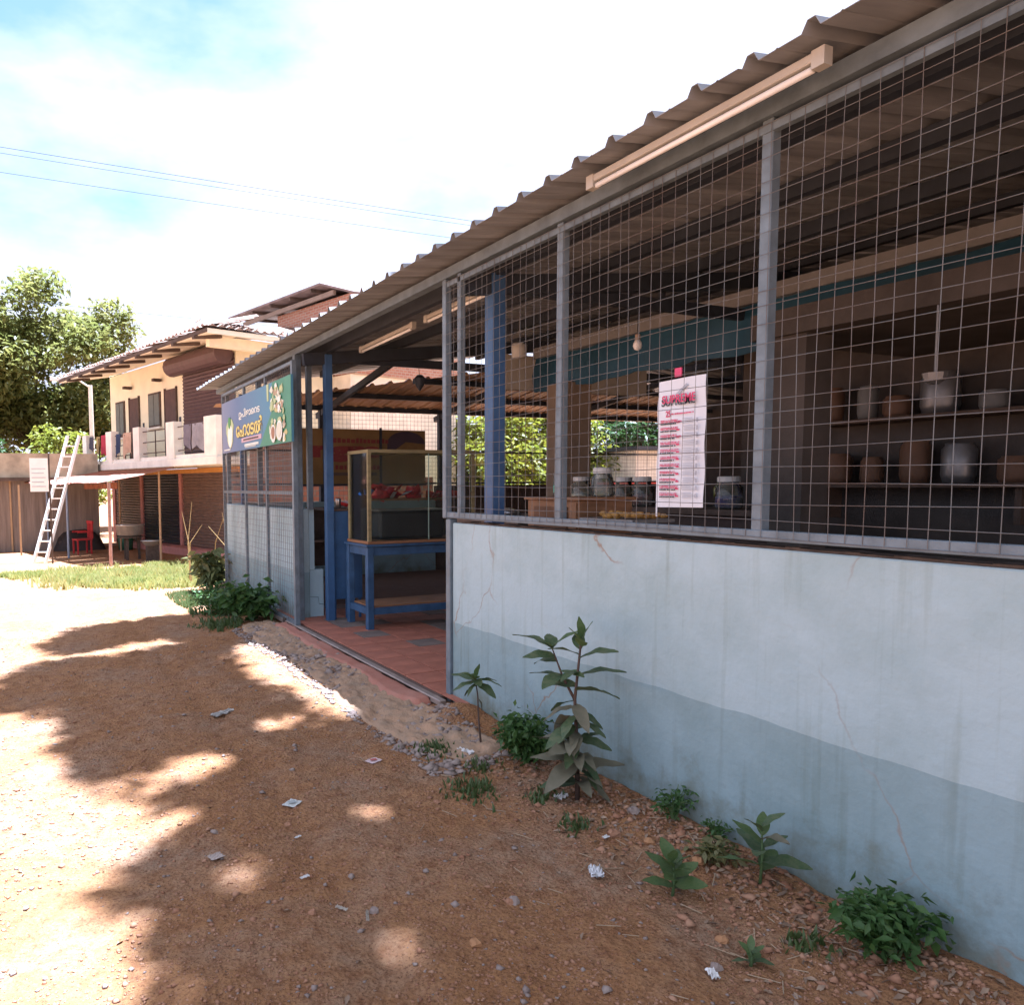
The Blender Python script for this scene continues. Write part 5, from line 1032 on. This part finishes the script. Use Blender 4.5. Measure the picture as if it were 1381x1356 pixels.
bush('wall_moss_weed', 'small creeping weed at the foot of the wall right of the shrub', 2.62, 2.55, 0.10, 0.17, 260, 0.026, WEED); bush('wall_moss_weed', 'second tiny creeping weed along the wall foot', 2.64, 2.33, 0.07, 0.10, 140, 0.022, WEED)
def seedling(name, label, x, y, n_, size, h_, ks=(0, 1, 1)):
    z = zgf(x, y); t = Thing(name, label, 'plant', (x, y, z)); sp_ = []
    for k in range(n_): sp_.append((0.25 + 0.75*k/n_, k*137 + 20, 10 + 45*k/n_, size*random.uniform(0.8, 1.15)*(1.15-0.45*k/n_), random.choice(ks)))
    leafy(t, [(x, y, z-0.01), (x+0.01, y, z+h_*0.5), (x+0.01, y+0.01, z+h_)], sp_, 0.007, STEMG)
seedling('broad_seedling', 'small broad leaved seedling in the leaf litter near the wall', 2.20, 2.14, 13, 0.12, 0.14)
seedling('broad_seedling', 'broad leaved plant against the wall at the right', 2.53, 2.02, 11, 0.15, 0.24, (0, 1, 2)); bush('wall_foot_weed', 'low tangled weed at the wall foot farthest right', 2.52, 1.50, 0.16, 0.24, 700, 0.045, WEED); bush('wall_foot_weed', 'sparse yellowing weed between the seedling and the wall', 2.52, 2.22, 0.11, 0.10, 160, 0.04, leafmat('yellow_weed', (0.13, 0.14, 0.04), (0.2, 0.17, 0.07), 0.3)); seedling('broad_seedling', 'tiny seedling at the lower right edge', 2.12, 1.72, 9, 0.06, 0.05)
# grass: tufts by the shade edge and a verge before the shops
def grass(name, label, pts, hgt, mat):
    n_ = len(pts); a = rng.random(n_)*2*PI; ln = hgt*(0.5 + rng.random(n_)); wd = 0.006 + 0.006*rng.random(n_); lean = np.stack([np.cos(a), np.sin(a)], 1)*(ln*0.45)[:, None]; s = np.stack([-np.sin(a), np.cos(a)], 1)*(wd*(1 if hgt < 0.1 else 2.2))[:, None]
    b0 = pts.copy(); v = np.zeros((n_, 4, 3)); v[:, 0] = b0; v[:, 0, :2] += s; v[:, 1] = b0; v[:, 1, :2] -= s; v[:, 2] = b0; v[:, 2, :2] += lean*0.4 - s*0.6; v[:, 2, 2] += ln*0.65; v[:, 3] = b0; v[:, 3, :2] += lean; v[:, 3, 2] += ln
    me = bpy.data.meshes.new(name); me.from_pydata(v.reshape(-1, 3).tolist(), [], [f_ for i in range(n_) for f_ in ((4*i, 4*i+1, 4*i+2), (4*i, 4*i+2, 4*i+3))]); me.materials.append(mat); tag(obj_mesh(name, me), label, None, None, 'stuff')
GR1 = leafmat('dry_verge_grass', (0.16, 0.20, 0.04), (0.36, 0.33, 0.10), 0.4, 0.6, 3); GR2 = leafmat('shade_grass', (0.06, 0.11, 0.03), (0.12, 0.15, 0.05), 0.3)
n_ = 60000; gxs = rng.uniform(-0.8, 4.2, n_); gys = rng.uniform(12.4, 18.8, n_)
front = 13.0 + 3.6*(1 - np.clip((gxs + 0.4)/1.9, 0, 1)) + 0.35*rng.normal(size=n_); k = (gys > front) & (fbm(gxs*1.7 + 4.4, gys*1.7, 4) + 0.05*rng.normal(size=n_) > 0.0 + 0.05*np.clip((gys-16)/2, -1, 1)) & (gys < 17.9 + 0.3*gxs)
g = np.stack([gxs, gys, zg(gxs, gys)], 1)[k]; grass('verge_grass', 'sunlit dry grass verge in front of the shops', g, 0.10, GR1)
nw = 1500; cxs = rng.uniform(0.2, 3.6, 60); cys = rng.uniform(13.6, 18.2, 60); ci = rng.integers(0, 60, nw); wx = cxs[ci] + 0.13*rng.normal(size=nw); wy = cys[ci] + 0.13*rng.normal(size=nw); grass('verge_weeds', 'taller dry weed tufts standing in the verge', np.stack([wx, wy, zg(wx, wy)], 1), 0.15, leafmat('verge_weed', (0.18, 0.21, 0.05), (0.38, 0.33, 0.11), 0.4, 0.6, 3))  # weed colour is lightened so the tufts look sunlit
n_ = 3800; gxs = rng.uniform(1.75, 2.55, n_); gys = rng.uniform(8.3, 11.6, n_); k = fbm(gxs*3, gys*3, 3) > -0.02; grass('gate_grass', 'short grass along the foot of the gate', np.stack([gxs, gys, zg(gxs, gys)], 1)[k], 0.07, GR2)
pts = []
for (cx_, cy_, r_, m_) in ((2.15, 3.95, .10, 130), (2.05, 3.35, .12, 160), (2.22, 2.75, .06, 60), (2.3, 3.1, .07, 60), (2.35, 1.7, .06, 50), (1.85, 8.7, .2, 200), (2.25, 3.62, .08, 70)):
    for q in range(m_):
        x = cx_ + random.gauss(0, r_*0.6); y = cy_ + random.gauss(0, r_*0.6); pts.append((x, y, zgf(x, y)))
grass('grass_tufts', 'small grass tufts sprouting from the dirt', np.array(pts), 0.035, GR2)
st_ = Thing('dry_stalks', 'dry straw stalks standing at the corner by the far gate end', 'plant', (2.5, 12.6, 0)); mb = MB()
for k in range(9):
    x = random.uniform(2.3, 3.2); y = random.uniform(12.3, 13.6); z = zgf(x, y); mb.tube([(x, y, z), (x+random.uniform(-.1, .1), y, z+0.7), (x+random.uniform(-.25, .25), y+random.uniform(-.1, .1), z+random.uniform(0.9, 1.5))], [0.009, 0.007, 0.003], 4)
st_.part('stalks', mb, M('straw', (0.42, 0.30, 0.12), 0.9))

# ================================================================== STONES, LITTER
def stones(name, label, xs, ys, sizes, mat):
    n_ = len(xs); oct_ = np.array([(1, 0, 0), (0.3, 0.95, 0), (-0.8, 0.6, 0), (-0.8, -0.6, 0), (0.3, -0.95, 0), (0.1, 0.05, 0.75), (0, 0, -0.5)]); F = [(0, 1, 5), (1, 2, 5), (2, 3, 5), (3, 4, 5), (4, 0, 5), (1, 0, 6), (2, 1, 6), (3, 2, 6), (4, 3, 6), (0, 4, 6)]
    a = rng.random(n_)*2*PI; V = oct_[None]*(1 + 0.35*(rng.random((n_, 7, 1))-0.5)) + 0.18*rng.normal(size=(n_, 7, 3)); c, s = np.cos(a)[:, None], np.sin(a)[:, None]
    x = (V[:, :, 0]*c - V[:, :, 1]*s)*sizes[:, None]; y = (V[:, :, 0]*s + V[:, :, 1]*c)*sizes[:, None]; z = V[:, :, 2]*sizes[:, None]*0.8
    W = np.stack([x + xs[:, None], y + ys[:, None], z + (zg(xs, ys) + sizes*0.12)[:, None]], 2).reshape(-1, 3)
    Fi = np.array(F); fi = (np.arange(n_)[:, None, None]*7 + Fi[None]).reshape(-1, 3)
    me = bpy.data.meshes.new(name); me.vertices.add(len(W)); me.vertices.foreach_set('co', W.astype(np.float32).ravel()); me.loops.add(fi.size); me.polygons.add(len(fi)); me.loops.foreach_set('vertex_index', fi.astype(np.int32).ravel()); me.polygons.foreach_set('loop_start', (np.arange(len(fi))*3).astype(np.int32)); me.polygons.foreach_set('loop_total', np.full(len(fi), 3, np.int32)); me.update(calc_edges=True); me.materials.append(mat); tag(obj_mesh(name, me), label, None, None, 'stuff')
ST1 = M('laterite_pebble', (0.25, 0.11, 0.055), 0.95, scale=9, bump=0.5, col2=(0.42, 0.25, 0.15)); ST2 = M('grey_pebble', (0.20, 0.15, 0.125), 0.95, scale=9, bump=0.5, col2=(0.36, 0.29, 0.24))
n_ = 65000; xs = rng.uniform(-1.3, 2.6, n_); ys = 1.2 + 8.5*rng.random(n_)**1.8; k = fbm(xs*2.2, ys*2.2, 3) > -0.12; xs, ys = xs[k], ys[k]
stones('gravel', 'fine red gravel scattered over the dirt', xs, ys, np.clip(rng.lognormal(-5.65, 0.52, len(xs)), 0.0018, 0.017), ST1)
n_ = 2200; xs = rng.uniform(-1.0, 2.6, n_); ys = 1.2 + 7*rng.random(n_)**1.6; stones('grey_gravel', 'grey and pale gravel bits in the dirt', xs, ys, np.clip(rng.lognormal(-5.2, 0.55, n_), 0.0025, 0.02), ST2)
n_ = 3200; xs = rng.uniform(1.95, 2.52, n_); ys = rng.uniform(3.6, 8.3, n_); stones('apron_rubble', 'crumbs of broken concrete along the threshold', xs, ys, np.clip(rng.lognormal(-4.6, 0.6, n_), 0.003, 0.035)+0.004, ST2)
n_ = 900; xs = 2.68 - np.abs(rng.normal(size=n_))*0.22; ys = rng.uniform(1.3, 3.6, n_); stones('wall_foot_rubble', 'laterite rubble heaped along the wall foot', xs, ys, np.clip(rng.lognormal(-4.6, 0.45, n_), 0.004, 0.026), ST1)
# single larger stones that can be picked out
for i, (x, y, s_) in enumerate([(2.33, 2.62, .03), (2.40, 2.47, .026), (1.62, 2.36, .024), (1.60, 2.36, .018), (2.15, 1.86, .024), (1.12, 2.55, .02), (0.9, 2.62, .018), (1.35, 2.2, .022), (2.0, 1.75, .02), (1.05, 3.4, .018), (2.45, 2.25, .028), (2.52, 2.7, .03), (1.8, 3.3, .018)]):
    mb = MB(); mb.lathe((x, y, zgf(x, y)-s_*0.3), [(s_*0.5, 0), (s_, s_*0.35), (s_*0.9, s_*0.8), (s_*0.4, s_*1.15)], 7)
    mb.v = [(p[0]+random.uniform(-.2, .2)*s_, p[1]+random.uniform(-.2, .2)*s_, p[2]+random.uniform(-.12, .12)*s_) for p in mb.v]
    single('laterite_stone', mb, [ST1, M('ochre_stone', (0.38, 0.20, 0.09), 0.95, var=0.2), ST2][i % 3], ['small reddish stone lying on the dirt', 'small ochre yellow stone lying on the dirt', 'small grey stone lying on the dirt'][i % 3], 'stone', group=['reddish stones', 'ochre stones', 'grey stones'][i % 3])
# dry leaves
n_ = 700; xs = np.concatenate([2.66 - np.abs(rng.normal(size=1100))*0.25, rng.uniform(-0.6, 2.5, 280)]); ys = np.concatenate([rng.uniform(1.2, 4.0, 1100), rng.uniform(1.3, 8.5, 280)])
pts = np.stack([xs, ys, zg(xs, ys) + 0.008], 1); me = foliage_mesh('leaf_litter', M('dry_leaf', (0.13, 0.08, 0.05), 0.9, scale=14, bump=0, col2=(0.36, 0.26, 0.17)), pts, 0.035, 0.4, flat=0.12); tag(obj_mesh('leaf_litter', me), 'dry fallen leaves and straw bits', None, None, 'stuff')
mb = MB()
for k in range(90):
    x = min(2.6, random.gauss(2.25, 0.35)); y = random.uniform(1.4, 4.2); a = random.uniform(0, PI); l_ = random.uniform(0.03, 0.10); mb.wire((x, y, zgf(x, y)+0.006), (x+l_*math.cos(a), y+l_*math.sin(a), zgf(x+l_*math.cos(a), y+l_*math.sin(a))+0.009), 0.0018)
tag(bpy.data.objects.new('twig_litter', mesh_of(mb, 'twig_litter', M('straw_twig', (0.36, 0.27, 0.17), 0.9))), 'thin dry twigs scattered near the wall', None, None, 'stuff'); COL.objects.link(bpy.data.objects['twig_litter'])
PAP = M('litter_paper', (0.66, 0.64, 0.60), 0.8, var=0.15, scale=30, bump=0.3)
def scrap(x, y, sx_, sy_, rot, crump, label, mat=PAP, name='paper_scrap', printed=None):
    n2 = 7; z = zgf(x, y); mb = MB(); c_, s2 = math.cos(rot), math.sin(rot); ph = random.random()*6
    for t_ in (0, 0.0012):
        for i in range(n2+1):
            for j in range(n2+1):
                u = (i/n2-0.5)*sx_; v_ = (j/n2-0.5)*sy_; hz = crump*(0.5 + 0.5*math.sin(i*1.9+ph)*math.cos(j*2.3+ph*2)) + (random.uniform(0, crump*0.6) if t_ == 0 else 0)
                mb.v.append((x + u*c_ - v_*s2, y + u*s2 + v_*c_, z + 0.006 + t_ + hz))
    q = (n2+1)**2
    for i in range(n2):
        for j in range(n2):
            a = i*(n2+1)+j; mb.f.append((a, a+1, a+n2+2, a+n2+1)); mb.f.append((a+q, a+q+n2+1, a+q+n2+2, a+q+1))
    t = Thing(name, label, 'litter', (x, y, z)); t.part('sheet', mb, mat)
    if printed: t.part('print', MB().box((x-sx_*0.22, y-sy_*0.2, z+0.011+crump), (x+sx_*0.22, y+sy_*0.2, z+0.0125+crump)), printed)
scrap(1.17, 5.3, 0.17, 0.06, 0.5, 0.018, 'crumpled grey wrapper in the middle of the shaded road', M('grey_wrapper', (0.42, 0.40, 0.36), 0.7, var=0.4, scale=25))
scrap(1.74, 3.95, 0.085, 0.065, 0.4, 0.003, 'small pink printed card lying on the dirt', M('pink_card', (0.62, 0.48, 0.46), 0.7), printed=M('card_red', (0.42, 0.12, 0.1), 0.7))
scrap(1.14, 3.61, 0.085, 0.07, 0.7, 0.004, 'small pale square card lying on the dirt', M('pale_card', (0.55, 0.55, 0.50), 0.6), printed=M('card_grey', (0.35, 0.37, 0.35), 0.7))
scrap(2.03, 2.38, 0.075, 0.05, 1.1, 0.022, 'crumpled white paper scrap with dark print right of the road', M('white_scrap', (0.62, 0.61, 0.60), 0.7))
scrap(0.95, 2.86, 0.04, 0.016, 0.2, 0.006, 'pale shredded paper bit near the round sun fleck'); scrap(1.08, 2.52, 0.07, 0.012, 1.2, 0.008, 'shredded white fibre at the bottom of the picture', M('white_fibre', (0.42, 0.37, 0.30), 0.9)); scrap(1.02, 2.63, 0.05, 0.014, 2.2, 0.008, 'pale shredded fibre next to the longer shred', M('white_fibre', (0.42, .37, .30), .9))
scrap(2.35, 3.02, 0.07, 0.04, 0.3, 0.015, 'white paper caught at the foot of the tall shrub'); scrap(2.28, 3.83, 0.11, 0.03, 2.0, 0.02, 'twisted pale plastic strip at the sapling foot'); scrap(1.05, 3.25, 0.035, 0.014, 0.4, 0.004, 'tiny white scrap left of the cards'); scrap(2.27, 2.60, 0.035, 0.02, 0.2, 0.006, 'small white scrap on the rubble left of the seedling')
scrap(1.95, 1.72, 0.05, 0.03, 1.2, 0.012, 'pale scrap near the lower right corner'); scrap(0.66, 3.18, 0.06, 0.05, 0.3, 0.006, 'greyish paper pressed in the dirt at the shade edge', M('grey_press', (0.40, 0.33, 0.28), 0.9))
